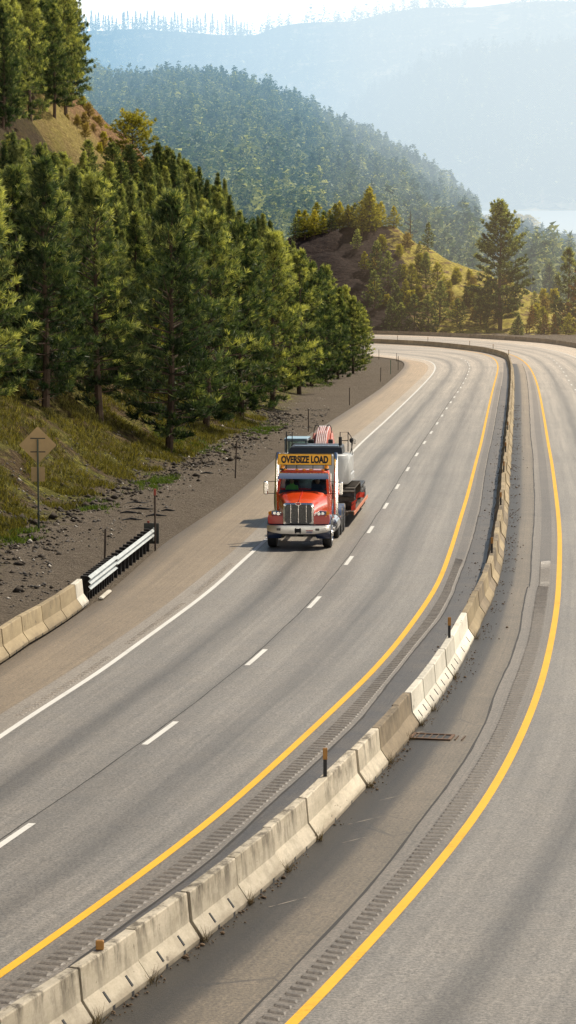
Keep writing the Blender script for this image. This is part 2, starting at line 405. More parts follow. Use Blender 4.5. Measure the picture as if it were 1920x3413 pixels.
GLASS = glass_mat('windscreen_glass', (0.42, 0.50, 0.52))
AMB = simple('amber_lens', (0.95, 0.32, 0.015), 0.2, coat=0.5)

# ------------------------------------------------------------------ road sheets
def ribbon(name, A, B, mat, dz=0.0, step=1.5, across=1):
    n = int(max(arclen(A)[-1], arclen(B)[-1])/step)+1
    A = resample(A, n); B = resample(B, n)
    s = arclen(A); v = []; uv = []; m = across+1
    for k in range(m):
        f = k/across; P = A*(1-f)+B*f
        v.append(np.stack([P[:, 0], P[:, 1], road_z(P[:, 1])+dz], 1)); uv.append(np.stack([s, np.full(n, f)], 1))
    v = np.stack(v, 1).reshape(-1, 3); uv = np.stack(uv, 1).reshape(-1, 2)
    i = np.arange(n-1)[:, None]*m+np.arange(across)[None, :]
    f = np.stack([i, i+1, i+m+1, i+m], -1).reshape(-1, 4)
    return struct(mesh_obj(name, v, f[:, ::-1].copy(), mat, uvs=uv))
def match(A, B):
    """resample B so that its point i lies beside A's point i (nearest-point along the normal)"""
    A = resample(A, step=1.5); Bs = resample(B, step=0.5); s = []
    j0 = 0
    for p in A:
        d = np.hypot(*(Bs-p).T); j = int(np.argmin(d)); j0 = max(j0, j); s.append(j0)
    s = np.array(s, float); k = np.ones(9)/9; s = np.convolve(np.pad(s, 4, 'edge'), k, 'valid')
    j = np.arange(len(Bs)); Bm = np.stack([np.interp(s, j, Bs[:, 0]), np.interp(s, j, Bs[:, 1])], 1)
    return A, Bm
def ribbon2(name, A, B, mat, dz=0.0, f0=0.0, f1=1.0, across=1):
    A, B = match(A, B); n = len(A); s = arclen(A); m = across+1; v = []; uv = []
    for k in range(m):
        f = k/across; P = A+(B-A)*(f0+(f1-f0)*f)
        v.append(np.stack([P[:, 0], P[:, 1], road_z(P[:, 1])+dz], 1)); uv.append(np.stack([s, np.full(n, f)], 1))
    v = np.stack(v, 1).reshape(-1, 3); uv = np.stack(uv, 1).reshape(-1, 2)
    i = np.arange(n-1)[:, None]*m+np.arange(across)[None, :]
    f = np.stack([i, i+1, i+m+1, i+m], -1).reshape(-1, 4)
    return struct(mesh_obj(name, v, f[:, ::-1].copy(), mat, uvs=uv))
def stripe(name, W, w, mat, dz, y1=1e9):
    W = wsmooth(W[W[:, 1] < y1], 1.5, 1)
    return ribbon(name, offset(W, -w/2), offset(W, w/2), mat, dz)
YLs, WLs, LEs, LSs = [wsmooth(w, 1.5, 2) for w in (YL, WL, LE, LS)]
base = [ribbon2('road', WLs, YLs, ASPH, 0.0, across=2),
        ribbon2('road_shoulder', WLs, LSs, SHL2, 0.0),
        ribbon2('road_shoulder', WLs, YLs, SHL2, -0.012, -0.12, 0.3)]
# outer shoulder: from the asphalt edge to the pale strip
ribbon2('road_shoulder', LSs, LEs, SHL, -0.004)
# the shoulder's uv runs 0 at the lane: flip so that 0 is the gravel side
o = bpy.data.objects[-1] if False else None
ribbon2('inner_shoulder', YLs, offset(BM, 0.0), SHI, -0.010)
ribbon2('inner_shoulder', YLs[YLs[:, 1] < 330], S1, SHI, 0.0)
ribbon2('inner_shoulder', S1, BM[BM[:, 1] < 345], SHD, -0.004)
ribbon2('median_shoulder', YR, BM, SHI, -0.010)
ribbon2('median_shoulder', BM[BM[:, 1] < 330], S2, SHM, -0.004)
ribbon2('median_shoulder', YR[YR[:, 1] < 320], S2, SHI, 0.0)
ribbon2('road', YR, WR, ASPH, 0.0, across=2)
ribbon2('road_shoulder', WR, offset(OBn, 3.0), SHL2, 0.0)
stripe('lane_marking', YLs, 0.16, YEL, 0.006)
stripe('lane_marking', WLs, 0.15, WHT, 0.006)
stripe('lane_marking', YR[YR[:, 1] < 420], 0.17, YEL, 0.006)
stripe('lane_marking', WR, 0.15, WHT, 0.006)
for k, (px_, py_) in enumerate(((960, 3007), (1215, 2735), (1300, 2660), (1400, 2440), (1180, 2800))):
    g = ground((px_, py_)); L_s = .75 if k < 2 else .5; b = MB()
    v = []
    for i in range(7):
        f_ = i/6-.5; w_ = .028*(1-(2*f_)**2)+.004; x = g[0]+f_*L_s*.8; y = g[1]+f_*L_s*.9
        v += [(x-.02, y-w_-.0, road_z(y)+.004), (x+.02, y+w_, road_z(y)+.004)]
    b.add(v, [(2*i, 2*i+1, 2*i+3, 2*i+2) for i in range(6)]); struct(b.build('road_scrape', simple('pale_scrape', (.36, .31, .25), .8)))
# lane dashes
def dashes(name, centres, line, length=3.05, w=0.14):
    b = MB(); W = resample(line, step=0.25); s = arclen(W); t = np.gradient(W, axis=0); t /= np.hypot(*t.T)[:, None]
    for c in centres:
        j = int(np.argmin(np.hypot(*(W-np.array(c)).T)))
        P = []
        for k in np.linspace(-length/2, length/2, 4):
            q = np.array([np.interp(s[j]+k, s, W[:, 0]), np.interp(s[j]+k, s, W[:, 1])]); nn = np.array([t[j][1], -t[j][0]])
            P.append((q-nn*w/2, q+nn*w/2))
        v = [(a[0], a[1], road_z(a[1])+0.006) for pr in P for a in pr]
        b.add(v, [(2*i, 2*i+1, 2*i+3, 2*i+2) for i in range(3)])
    return struct(b.build(name, WHT))
DSs = wsmooth(DS, 2, 3)
dashes('lane_marking', [ground(p) for p in [(25, 2803)] + DSp[2:-1]], DSs)
DRn = np.concatenate([offset(wsmooth(YRn[YRn[:, 1] < 240], 3, 5), 3.75), wline(DRp)])
DRw = wsmooth(DRn, 2, 4)
sR = arclen(DRw); j = int(np.argmin(np.hypot(*(DRw-np.array(ground(DRp[0]))).T)))
cR = [ground(p) for p in DRp] + [(np.interp(sR[j]-12.2*k, sR, DRw[:, 0]), np.interp(sR[j]-12.2*k, sR, DRw[:, 1])) for k in range(1, 17)]
dashes('lane_marking', cR, DRw)
# dark joint beside the lane dashes, wobbling a little
def seam(W, w, dz=0.003, y1=1e9, o0=0.0, amp=0.012):
    W = resample(W[W[:, 1] < y1], step=0.6)
    wob = np.array([mnoise.noise(Vector((p[0]*.3, p[1]*.3, 5.0))) for p in W])*amp*2+np.array([mnoise.noise(Vector((p[0]*1.9, p[1]*1.9, 9.0))) for p in W])*amp
    ww = w*(0.6+0.8*np.abs(np.array([mnoise.noise(Vector((p[0]*.7, p[1]*.7, 1.0))) for p in W])))
    nr = normals(W); C = W+nr*(o0+wob)[:, None]
    return C-nr*ww[:, None]/2, C+nr*ww[:, None]/2
CRK = simple('crack_filler', (0.035, 0.032, 0.03), 0.8)
for W, w, y1, o0 in ((DSs, 0.035, 330, -0.14), (S1, 0.05, 260, 0), (S2, 0.06, 330, 0)):
    a, b_ = seam(W, w, y1=y1, o0=o0)
    ribbon('road_joint', a, b_, CRK, 0.004, 0.6)
# rumble strips: milled ridges, real relief
def rumble(A, B, f0, f1, y0, y1, pitch=0.305, gaps=None, mat=None):
    A, B = match(A[(A[:, 1] > y0-4) & (A[:, 1] < y1+4)], B)
    C0 = A+(B-A)*f0; C1 = A+(B-A)*f1; s = arclen(C0); v = []; f = []
    t = s[1]; 
    while t < s[-1]-1:
        pt = pitch
        g = gaps and gaps(t)
        if not g:
            e0 = random.uniform(-.02, .02); hh = random.uniform(.8, 1.1)
            prof = [(0, 0.002), (0.06, 0.022*hh), (0.12, 0.023*hh), (0.17, 0.002)]
            b0 = len(v)
            for o, z in prof:
                a = np.array([np.interp(t+o, s, C0[:, 0]), np.interp(t+o, s, C0[:, 1])]); b = np.array([np.interp(t+o, s, C1[:, 0]), np.interp(t+o, s, C1[:, 1])])
                for k in (0+e0, 0.12, 0.88, 1+e0):
                    p = a+(b-a)*k; v.append((p[0], p[1], road_z(p[1])+(z if 0.05 < k < 0.95 else 0.002)))
            for r in range(3):
                for k in range(3):
                    i = b0+r*4+k; f.append((i, i+1, i+5, i+4))
        t += pt
    return struct(mesh_obj('rumble_strip', v, f, mat or RUM))
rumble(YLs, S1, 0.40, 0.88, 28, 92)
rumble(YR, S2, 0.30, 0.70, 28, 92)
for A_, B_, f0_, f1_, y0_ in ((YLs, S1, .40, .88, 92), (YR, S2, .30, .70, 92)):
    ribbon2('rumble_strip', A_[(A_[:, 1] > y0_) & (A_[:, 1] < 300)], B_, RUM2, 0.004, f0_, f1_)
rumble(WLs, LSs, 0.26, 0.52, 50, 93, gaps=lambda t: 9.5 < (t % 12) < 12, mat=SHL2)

# ------------------------------------------------------------------ concrete barriers
def barrier_mesh(slots=False, scupper=True, L=1.0):
    """a Jersey section of unit length along y, 0.81 high; with lifting slots cut as recesses"""
    prof = [(0.305, 0.0), (0.305, 0.075), (0.13, 0.33), (0.085, 0.79), (0.07, 0.81)]
    right = prof; P = [(x, z) for x, z in right] + [(-x, z) for x, z in reversed(right)]
    b = MB()
    ys = [0.004, 0.010, 0.30, 0.34, 0.48, 0.52, 0.66, 0.70, 0.990, 0.996] if scupper else [0.004, 0.01, 0.99, 0.996]
    rings = []
    for y in ys:
        ins = 0.985 if y in (0.004, 0.996) else 1.0
        rings.append([(x*ins, y, z*(0.995 if ins < 1 else 1)) for x, z in P])
    if scupper:
        for r, y in zip(rings, ys):
            pass
    b.loft(rings)
    return b
def mk_barrier(kind_name, mat, slots):
    root = empty('concrete_barrier')
    b = barrier_mesh(); body = b.build('barrier_body', mat, root, angle=25)
    return root
BODY = {}
for key, mat in (('c', CONC), ('w', CONW), ('d', COND), ('l', CONL)):
    o = barrier_mesh().build('barrier_body', mat, None, angle=25); BODY[key] = o.data; bpy.data.objects.remove(o)
# recess (lifting slot) piece and drain notch piece, shared meshes in unit-length space
def slot_mesh(sgn):
    b = MB()
    # dark wedge pocket on the sloping foot face
    x0, z0, x1, z1 = 0.275, 0.13, 0.17, 0.285
    nx, nz = 0.82, 0.57
    v = [(sgn*(x0+nx*.004), -.018, z0+nz*.004), (sgn*(x0+nx*.004), .018, z0+nz*.004), (sgn*(x1+nx*.004), .010, z1+nz*.004), (sgn*(x1+nx*.004), -.022, z1+nz*.004)]
    w = [(p[0]-sgn*.05, p[1], p[2]-0.02) for p in v]
    b.add(v+w, [(0, 1, 2, 3), (4, 7, 6, 5), (0, 4, 5, 1), (1, 5, 6, 2), (2, 6, 7, 3), (3, 7, 4, 0)])
    return b
o = slot_mesh(1).build('lifting_slot', BLK); SLOT = o.data; bpy.data.objects.remove(o)
o = MB().box(0.27, 0.3065, -0.012, 0.012, 0.0, 0.07).build('drain_notch', BLK); NOTCH = o.data; bpy.data.objects.remove(o)
def place_barrier(P0, P1, key='c', slots=False, notch=True, label='', group=None, wob=True, taper=None):
    P0 = np.array(P0); P1 = np.array(P1); d = P1-P0; L = float(np.hypot(*d)); a = -math.atan2(d[0], d[1])
    bx, by = random.uniform(-.02, .02) if wob else 0, 0
    root = empty('concrete_barrier', (P0[0]+bx, P0[1], road_z(P0[1])+0.001), a+(random.uniform(-.006, .006) if wob else 0), -math.atan(S*math.cos(a)))
    body = bpy.data.objects.new('barrier_body', BODY[key]); link(body); body.parent = root; body.scale = (.96, L*0.984, .92)
    if slots:
        for yy in (0.30, 0.70):
            q = bpy.data.objects.new('lifting_slot', SLOT); link(q); q.parent = root; q.location = (0, yy*L, 0); q.scale = (.965, 1.7, .90)
    if notch:
        for yy in (0.33, 0.67):
            q = bpy.data.objects.new('drain_notch', NOTCH); link(q); q.parent = root; q.location = (0, yy*L, 0); q.scale = (.962, 4, .92)
    tag(root, label, 'barrier', group)
    return root
# median joints measured near the camera, then by length
jp = T4([(355, 1018), (575, 865), (760, 712), (925, 570), (1070, 450), (1185, 335)]) + TE([(1290, 300)]) + TG([(235, 1275), (350, 1140), (460, 995), (543, 918), (607, 830), (672, 735), (730, 640), (782, 555), (852, 405)]) 
BMr = resample(BM, step=0.1); sB = arclen(BMr)
def s_of(px, off=0.31):
    g = np.array(ground(px)); j = int(np.argmin(np.hypot(*(BMr-g).T))); return sB[j]
js = [s_of(p) for p in jp]
js = sorted(js); L0 = 2.6
while js[0] > sB[0]+1: js.insert(0, js[0]-L0)
jj = [js[0]]
for k in js[1:]:
    if k-jj[-1] > 1.6: jj.append(k)
js = jj
n_meas = len(js)
while js[-1] < sB[-1]-L0-2: js.append(js[-1]+L0)
# keep only as much of the far end as can be seen
Q = lambda s: np.array([np.interp(s, sB, BMr[:, 0]), np.interp(s, sB, BMr[:, 1])])
k0 = next(i for i, s in enumerate(js) if Q(s)[1] > 38.5)
ordn = ['first', 'second', 'third', 'fourth', 'fifth', 'sixth', 'seventh', 'eighth', 'ninth', 'tenth', 'eleventh', 'twelfth', 'thirteenth', 'fourteenth', 'fifteenth', 'sixteenth']
nb = 0
s_dark0 = s_of(TG([(350, 1140)])[0]); s_dark1 = s_of(TG([(543, 918)])[0]); s_white1 = s_of(TG([(852, 405)])[0]); s_slot = s_of(TE([(320, 1245)])[0])
i = 0; cnt = {'near': 0, 'w': 0}
wf = ['with heavy grey streaks', 'below the square amber reflector', 'with a twig growing from its slot', 'with two clear lifting slots', 'with a dry twig at its far joint']
for a, b in zip(js[:-1], js[1:]):
    A, B = Q(a), Q(b); mid = (a+b)/2
    if A[1] < 27 or B[0] < -60: continue
    zt_ = road_z(B[1])+.75; pyb = 1706.5-FPX*((B[1]*SP+zt_*CP)/(B[1]*CP-zt_*SP)); pxb = 960+FPX*(B[0]+.3)/(B[1]*CP-zt_*SP)
    if B[1] < 60 and (pxb < 5 or pyb > 3400): continue
    nb += 1
    if mid < s_slot: key, sl = 'c', True
    elif mid < s_dark0: key, sl = 'c', False
    elif mid < s_dark1: key, sl = 'd', False
    elif mid < s_white1: key, sl = 'w', True
    else: key, sl = ('d' if random.random() < 0.35 and mid < s_white1+40 else 'l'), False
    if mid < s_slot:
        lab = 'slotted cream concrete median barrier, %s piece counted from the bottom of the photo' % ordn[cnt['near']]; cnt['near'] += 1; grp = 'median barrier pieces'
    elif mid < s_dark0:
        lab = 'plain cream concrete median barrier, %s piece counted from the bottom of the photo' % ordn[cnt['near']]; cnt['near'] += 1; grp = 'median barrier pieces'
    elif mid < s_dark1:
        cnt['d'] = cnt.get('d', 0)+1
        lab = '%s of the brown grimy median barrier pieces by the drain' % ('nearer' if cnt['d'] == 1 else 'farther'); grp = 'median barrier pieces'
        if cnt['d'] > 2: lab = 'farthest brown grimy median barrier piece before the white run'
    elif mid < s_white1:
        lab = 'white slotted concrete barrier, %s of the bright white run beyond the drain' % ordn[cnt['w']]; cnt['w'] += 1; grp = 'median barrier pieces'
    elif A[1] < 150:
        cnt['t'] = cnt.get('t', 0)+1
        lab = 'tan weathered median barrier piece beyond the bright white run'; grp = 'tan median barrier pieces in the middle distance'
    else:
        lab = 'small distant median barrier piece along the far curve'; grp = 'distant median barrier pieces on the curve'
    place_barrier(A, B, key, sl, notch=A[1] < 110, label=lab, group=grp)
# outer barrier of the far carriageway, beyond the bend
OBr = resample(OBn, step=0.1); sO = arclen(OBr); s0 = sO[int(np.argmax(OBr[:, 1] > 385))]
t = s0
while t < sO[-1]-4:
    A = np.array([np.interp(t, sO, OBr[:, 0]), np.interp(t, sO, OBr[:, 1])]); t2 = t+3.2
    B = np.array([np.interp(t2, sO, OBr[:, 0]), np.interp(t2, sO, OBr[:, 1])]); t = t2
    if B[0] < -10: break
    place_barrier(A, B, 'd', False, False, 'grey brown concrete barrier piece along the outer edge of the far curve', 'outer barrier pieces on the far curve')
# left shoulder barrier
lf = [(-230, 2363), (-95, 2276)] + TF([(85, 1303), (240, 1193), (400, 1100), (545, 1006), (668, 915), (722, 868)])
lp = [np.array(ground(p)) for p in lf]; lo = ['second grimy', 'third tan']
labs = ['', 'tan shoulder barrier piece cut by the left edge of the photo',
        'tan shoulder barrier piece with a crack at its foot, second from the left edge', 'tan shoulder barrier piece with brown scrapes, third from the left edge',
        'tan shoulder barrier piece with dark scuffs, fourth from the left edge', 'tan shoulder barrier piece with rusty scrapes, second from the guardrail', 'short pale end barrier piece bolted to the guardrail']
for k in range(1, len(lp)-1):
    A, B = lp[k], lp[k+1]; d = B-A; n = np.array([d[1], -d[0]]); n /= np.hypot(*n)
    place_barrier(A-n*.31, B-n*.31, 'w' if k == len(lp)-2 else 'l', False, True, labs[k], 'left shoulder barrier pieces', wob=False)

# ------------------------------------------------------------------ terrain
footp = [(-400, 2150), (-150, 1990), (0, 1890), (124, 1772), (310, 1697), (484, 1610), (621, 1562), (776, 1468), (900, 1424), (1000, 1335), (1076, 1274), (1160, 1235), (1217, 1204)]
foot = [(-30, 20), (-22, 50)] + [ground(p) for p in footp] + [(9.5, 345), (6, 358), (-6, 374), (-30, 390), (-70, 405), (-140, 425)]
FT = wsmooth(np.array(foot), 3.0, 1)
def seg_dist(X, Y, W):
    """signed distance from polyline W, positive on its left"""
    best = np.full(X.shape, 1e9); sg = np.zeros(X.shape)
    for i in range(len(W)-1):
        ax, ay = W[i]; bx, by = W[i+1]; ux, uy = bx-ax, by-ay; L2 = ux*ux+uy*uy
        t = np.clip(((X-ax)*ux+(Y-ay)*uy)/L2, 0, 1); dx = X-(ax+t*ux); dy = Y-(ay+t*uy); d = np.hypot(dx, dy)
        m = d < best-1e-9; best = np.where(m, d, best); cr = ux*(Y-ay)-uy*(X-ax); sg = np.where(m, np.sign(cr), sg)
    return best*sg
def fbm(X, Y, f, oct=4, seed=0.0):
    out = np.zeros(X.size); xs = X.ravel(); ys = Y.ravel()
    for i in range(X.size):
        out[i] = mnoise.fractal(Vector((xs[i]*f, ys[i]*f, seed)), 0.9, 2.1, oct)
    return out.reshape(X.shape)
def hill_rise(u, X, Y):
    up = np.clip(u, 0, None)
    r = np.where(up < 3, 0.10*up*up*.9, 0.81+0.66*(up-3)); r = np.where(up > 14, 0.81+0.66*11+1.16*(up-14), r)
    r = np.where(up > 42, 0.81+7.26+1.16*28+0.45*(up-42), r)
    return r
def terr(X, Y):
    u = seg_dist(X, Y, FT)
    z = road_z(Y)+hill_rise(u, X, Y)
    return z, u
def build_ground():
    ys = np.concatenate([np.linspace(20, 90, 45), np.linspace(91, 200, 110), np.linspace(202, 420, 110), np.linspace(424, 560, 30)])
    xs = np.concatenate([np.linspace(-150, -62, 18), np.linspace(-60, 14, 150), np.linspace(15, 70, 30)])
    X, Y = np.meshgrid(xs, ys)
    z, u = terr(X, Y)
    nz = fbm(X, Y, 0.35, 4); nb = fbm(X, Y, 0.09, 3, 3.0)
    k = np.clip(u/4, 0, 1)
    z = z+nz*(0.10+0.35*k)+nb*1.6*np.clip(u/12, 0, 1)+np.clip((Y-285)/25, 0, 1)*np.clip(u/10, 0, 1)*fbm(X, Y, .22, 5, 6.)*1.3
    # flat gravel verge, sunk under the paved sheets
    LEr = resample(LEs, step=2.0); w = seg_dist(X, Y, LEr)
    z = np.where(w < 1.2, np.minimum(z, road_z(Y)-0.08+0.06*np.clip(w, -1, 1)), z)
    z = np.where(w < -0.5, road_z(Y)-0.22, z)
    n, m = X.shape; i = (np.arange(n-1)[:, None]*m+np.arange(m-1)[None, :])
    f = np.stack([i, i+1, i+m+1, i+m], -1).reshape(-1, 4)
    return struct(mesh_obj('ground', np.stack([X, Y, z], -1).reshape(-1, 3), f, None, smooth=True, cols={'u': u.ravel(), 'w': w.ravel()}))
def attr(nt, n):
    a = nt.nodes.new('ShaderNodeAttribute'); a.attribute_name = n; return a.outputs['Fac']
m, nt, out = newmat('hillside_soil')
geo = N(nt, 'NewGeometry'); P = geo.outputs['Position']; u = attr(nt, 'u')
n1 = noise(nt, 0.45, 5, 0.65, P); n2 = noise(nt, 3.0, 6, 0.7, P); n3 = noise(nt, 14, 5, 0.8, P); n4 = noise(nt, 0.12, 3, 0.5, P)
dry = ramp(nt, n2, [(0.3, (0.03, 0.020, 0.013)), (0.5, (0.095, 0.065, 0.035)), (0.7, (0.19, 0.14, 0.07))])
grn = ramp(nt, n2, [(0.3, (0.032, 0.031, 0.009)), (0.5, (0.12, 0.115, 0.026)), (0.70, (0.30, 0.27, 0.06))])
soil = mixc(nt, ramp(nt, math_(nt, 'ADD', n1, math_(nt, 'MULTIPLY', n4, .3)), [(0.58, (0,)*3), (0.70, (1,)*3)]), dry, grn)
grv = ramp(nt, n3, [(0.3, (0.06, 0.048, 0.036)), (0.5, (0.185, 0.152, 0.116)), (0.75, (0.42, 0.35, 0.27))])
grv = mixc(nt, ramp(nt, n1, [(0.42, (0,)*3), (0.6, (0.6,)*3)]), grv, (0.16, 0.13, 0.10))
c = mixc(nt, ramp(nt, math_(nt, 'MULTIPLY_ADD', n1, 0.08, math_(nt, 'MULTIPLY', u, 0.02)), [(0.035, (0,)*3), (0.085, (1,)*3)]), grv, soil)
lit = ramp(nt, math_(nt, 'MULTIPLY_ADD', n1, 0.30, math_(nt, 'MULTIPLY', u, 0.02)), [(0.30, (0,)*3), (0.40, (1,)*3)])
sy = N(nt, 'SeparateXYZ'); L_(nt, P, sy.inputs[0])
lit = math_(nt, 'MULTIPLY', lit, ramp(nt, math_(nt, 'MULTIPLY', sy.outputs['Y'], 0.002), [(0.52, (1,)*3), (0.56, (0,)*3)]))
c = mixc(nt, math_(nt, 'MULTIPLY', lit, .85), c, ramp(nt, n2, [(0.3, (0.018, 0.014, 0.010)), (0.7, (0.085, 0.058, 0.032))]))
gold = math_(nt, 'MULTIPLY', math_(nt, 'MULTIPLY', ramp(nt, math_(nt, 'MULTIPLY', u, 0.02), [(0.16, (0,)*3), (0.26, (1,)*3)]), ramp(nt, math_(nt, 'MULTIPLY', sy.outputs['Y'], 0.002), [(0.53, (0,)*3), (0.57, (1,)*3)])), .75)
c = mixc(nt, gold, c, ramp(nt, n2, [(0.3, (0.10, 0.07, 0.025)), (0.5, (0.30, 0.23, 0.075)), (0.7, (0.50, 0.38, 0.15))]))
red = math_(nt, 'MULTIPLY', ramp(nt, math_(nt, 'MULTIPLY_ADD', n1, 0.15, math_(nt, 'MULTIPLY', u, 0.01)), [(0.22, (0,)*3), (0.28, (1,)*3)]), ramp(nt, math_(nt, 'MULTIPLY_ADD', n1, 0.30, math_(nt, 'MULTIPLY', math_(nt, 'SUBTRACT', sy.outputs['Y'], 300.0), 0.01)), [(0.26, (0,)*3), (0.34, (1,)*3)]))
c = mixc(nt, red, c, ramp(nt, n2, [(0.3, (0.07, 0.04, 0.02)), (0.5, (0.24, 0.14, 0.07)), (0.7, (0.42, 0.29, 0.16))]))
bsdf(nt, out, c, 0.95, 0, 0.1, bump=n2, bstr=0.9, bdist=0.6)
SOIL = m
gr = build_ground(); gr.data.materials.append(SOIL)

# hillock beyond the bend
crest_px = [(700, 900), (860, 880), (960, 800), (1060, 768), (1150, 760), (1230, 756), (1325, 764), (1390, 812), (1450, 845), (1520, 878), (1600, 905), (1660, 932), (1765, 972), (1860, 1012), (1950, 1055), (2100, 1100)]
crx = np.array([at(p, 600)[0] for p in crest_px]); crz = np.array([at(p, 600)[2] for p in crest_px])
def hillock_z(X, Y):
    cz = np.interp(X, crx, crz); base = road_z(np.minimum(Y, 560))-0.5
    yc = 600+0.35*(X-20)*0
    f = np.where(Y < yc, 1-np.clip((yc-Y)/52, 0, 1)**1.25, 1-np.clip((Y-yc)/70, 0, 1.3)**1.5)
    return base+(cz-base)*f
xs = np.linspace(-45, 90, 150); ys = np.linspace(528, 690, 110); X, Y = np.meshgrid(xs, ys)
hn = fbm(X, Y, 0.16, 5, 8.0); hn2 = fbm(X, Y, 0.5, 4, 2.0)
rk = np.abs(fbm(X, Y*1.8, 0.10, 4, 31.0))
Z = hillock_z(X, Y)+hn*1.0*np.clip((Y-540)/20, 0, 1)+hn2*0.35-rk*1.2*np.clip((Y-545)/20, 0, 1)+0.2
n_, m_ = X.shape; i = (np.arange(n_-1)[:, None]*m_+np.arange(m_-1)[None, :]); F = np.stack([i, i+1, i+m_+1, i+m_], -1).reshape(-1, 4)
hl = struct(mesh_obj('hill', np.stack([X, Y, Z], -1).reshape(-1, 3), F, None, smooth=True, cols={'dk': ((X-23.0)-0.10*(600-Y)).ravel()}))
m, nt, out = newmat('hillock_grass')
P = N(nt, 'NewGeometry').outputs['Position']; n1 = noise(nt, 0.25, 5, 0.65, P); n2 = noise(nt, 1.3, 6, 0.75, P); n3 = noise(nt, 0.5, 5, 0.7, vscale(nt, P, (0.5, 0.4, 2.2)))
gs = ramp(nt, n2, [(0.3, (0.11, 0.075, 0.02)), (0.5, (0.32, 0.27, 0.055)), (0.7, (0.56, 0.46, 0.11))])
rock = ramp(nt, n2, [(0.3, (0.05, 0.035, 0.022)), (0.7, (0.24, 0.16, 0.085))])
c = mixc(nt, ramp(nt, n3, [(0.50, (0,)*3), (0.60, (1,)*3)]), gs, rock)
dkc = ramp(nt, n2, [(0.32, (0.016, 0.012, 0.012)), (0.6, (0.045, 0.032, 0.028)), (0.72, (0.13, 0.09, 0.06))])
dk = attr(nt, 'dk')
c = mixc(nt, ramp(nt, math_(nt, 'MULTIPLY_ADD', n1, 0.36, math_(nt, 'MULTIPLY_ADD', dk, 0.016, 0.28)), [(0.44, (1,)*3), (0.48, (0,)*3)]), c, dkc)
bsdf(nt, out, c, 0.95, 0, 0.1, bump=n3, bstr=0.8, bdist=1.2)
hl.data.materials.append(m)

# valley ground to the horizon, lake, and the wooded ridges
m, nt, out = newmat('valley_ground'); P = N(nt, 'NewGeometry').outputs['Position']
n1 = noise(nt, 0.02, 5, 0.6, P); n2 = noise(nt, 0.11, 5, 0.7, P)
c = mixc(nt, ramp(nt, n1, [(0.5, (0,)*3), (0.62, (1,)*3)]), ramp(nt, n2, [(0.3, (0.03, 0.045, 0.02)), (0.7, (0.07, 0.085, 0.035))]), ramp(nt, n2, [(0.3, (0.34, 0.27, 0.14)), (0.7, (0.62, 0.50, 0.28))]))
bsdf(nt, out, c, 0.95, 0, 0.1); VAL = m
def grid_obj(name, fx, xs, ys, mat, cols=None):
    X, Y = np.meshgrid(xs, ys); Zz = fx(X, Y); n_, m_ = X.shape
    i = (np.arange(n_-1)[:, None]*m_+np.arange(m_-1)[None, :]); F = np.stack([i, i+1, i+m_+1, i+m_], -1).reshape(-1, 4)
    return struct(mesh_obj(name, np.stack([X, Y, Zz], -1).reshape(-1, 3), F, mat, smooth=True))
LAKE = -45.0
def valley_z(X, Y):
    z = np.interp(Y, [480, 560, 640, 900, 1500, 2200, 2400, 20000], [road_z(480)-3, road_z(560)-4.5, -42, -44, -45, -45.5, -47, -48]); return z+0*X
grid_obj('valley_floor', valley_z, np.linspace(-6000, 6000, 30), np.array([480, 520, 560, 600, 640, 750, 900, 1200, 1500, 2000, 2200, 2400, 3500, 6000, 9000, 14000.]), VAL)
m, nt, out = newmat('lake_water'); P = N(nt, 'NewGeometry').outputs['Position']
nw = noise(nt, 0.35, 4, 0.6, vscale(nt, P, (1, 0.25, 1)))
bsdf(nt, out, (0.70, 0.72, 0.70), 0.25, 0, 0.8, bump=nw, bstr=0.25, bdist=0.6)  # pale base: bright sky reflection painted into the water colour
struct(mesh_obj('lake_water', [(-50, 2250, LAKE), (900, 2250, LAKE), (1800, 4300, LAKE), (-200, 4300, LAKE)], [(0, 1, 2, 3)], m))
def ridge_fn(px, d_crest, d_base, z_base, treeh, pw=1.15, seed=1.0, amp=6, fr=0.006, back=900):
    P = [at(p, d_crest) for p in px]; rx = np.array([p[0] for p in P])/d_crest; rz = np.array([p[2] for p in P])-treeh
    def f(X, Y):
        a = X/np.maximum(Y, 1); cz = np.interp(a, rx, rz)
        t = np.clip((Y-d_base)/(d_crest-d_base), 0, 1)**pw
        b = np.clip((Y-d_crest)/back, 0, 1)
        z = z_base+(cz-z_base)*t*(1-b*0.8)
        if np.size(X) > 1:
            z = z+fbm(X, Y, fr, 4, seed)*amp*np.clip(t*3, 0, 1)*np.clip(1.3-t, 0.15, 1)
        return z
    return f
R2px = V([(-300, 150), (0, 160), (230, 185), (330, 190), (450, 182), (560, 190), (640, 208), (740, 252), (850, 306), (950, 348), (1010, 376), (1060, 415), (1120, 455), (1170, 490), (1230, 530), (1330, 590), (1500, 640), (1800, 700)])
R2 = ridge_fn(R2px, 2300, 900, -44, 14, 0.95, 1.0, 9, 0.006)
grid_obj('wooded_slope', R2, np.linspace(-460, 480, 120), np.linspace(880, 2900, 130), VAL)
R3px = V([(-300, 60), (0, 66), (200, 72), (300, 72), (450, 76), (560, 82), (640, 80), (700, 56), (760, 42), (880, 36), (960, 14), (1050, 2), (1200, 2), (1330, -10), (1449, -4), (1800, -20)])
R3 = ridge_fn(R3px, 5600, 4300, -44, 6, 1.0, 4.0, 45, 0.0016)
grid_obj('mountain', R3, np.linspace(-1100, 1300, 110), np.linspace(4250, 6500, 70), VAL)
R4px = V([(500, 560), (800, 400), (880, 268), (1000, 196), (1100, 150), (1200, 124), (1330, 112), (1449, 104), (1800, 90)])
R4 = ridge_fn(R4px, 4700, 3950, -46, 18, 0.9, 9.0, 30, 0.0022)
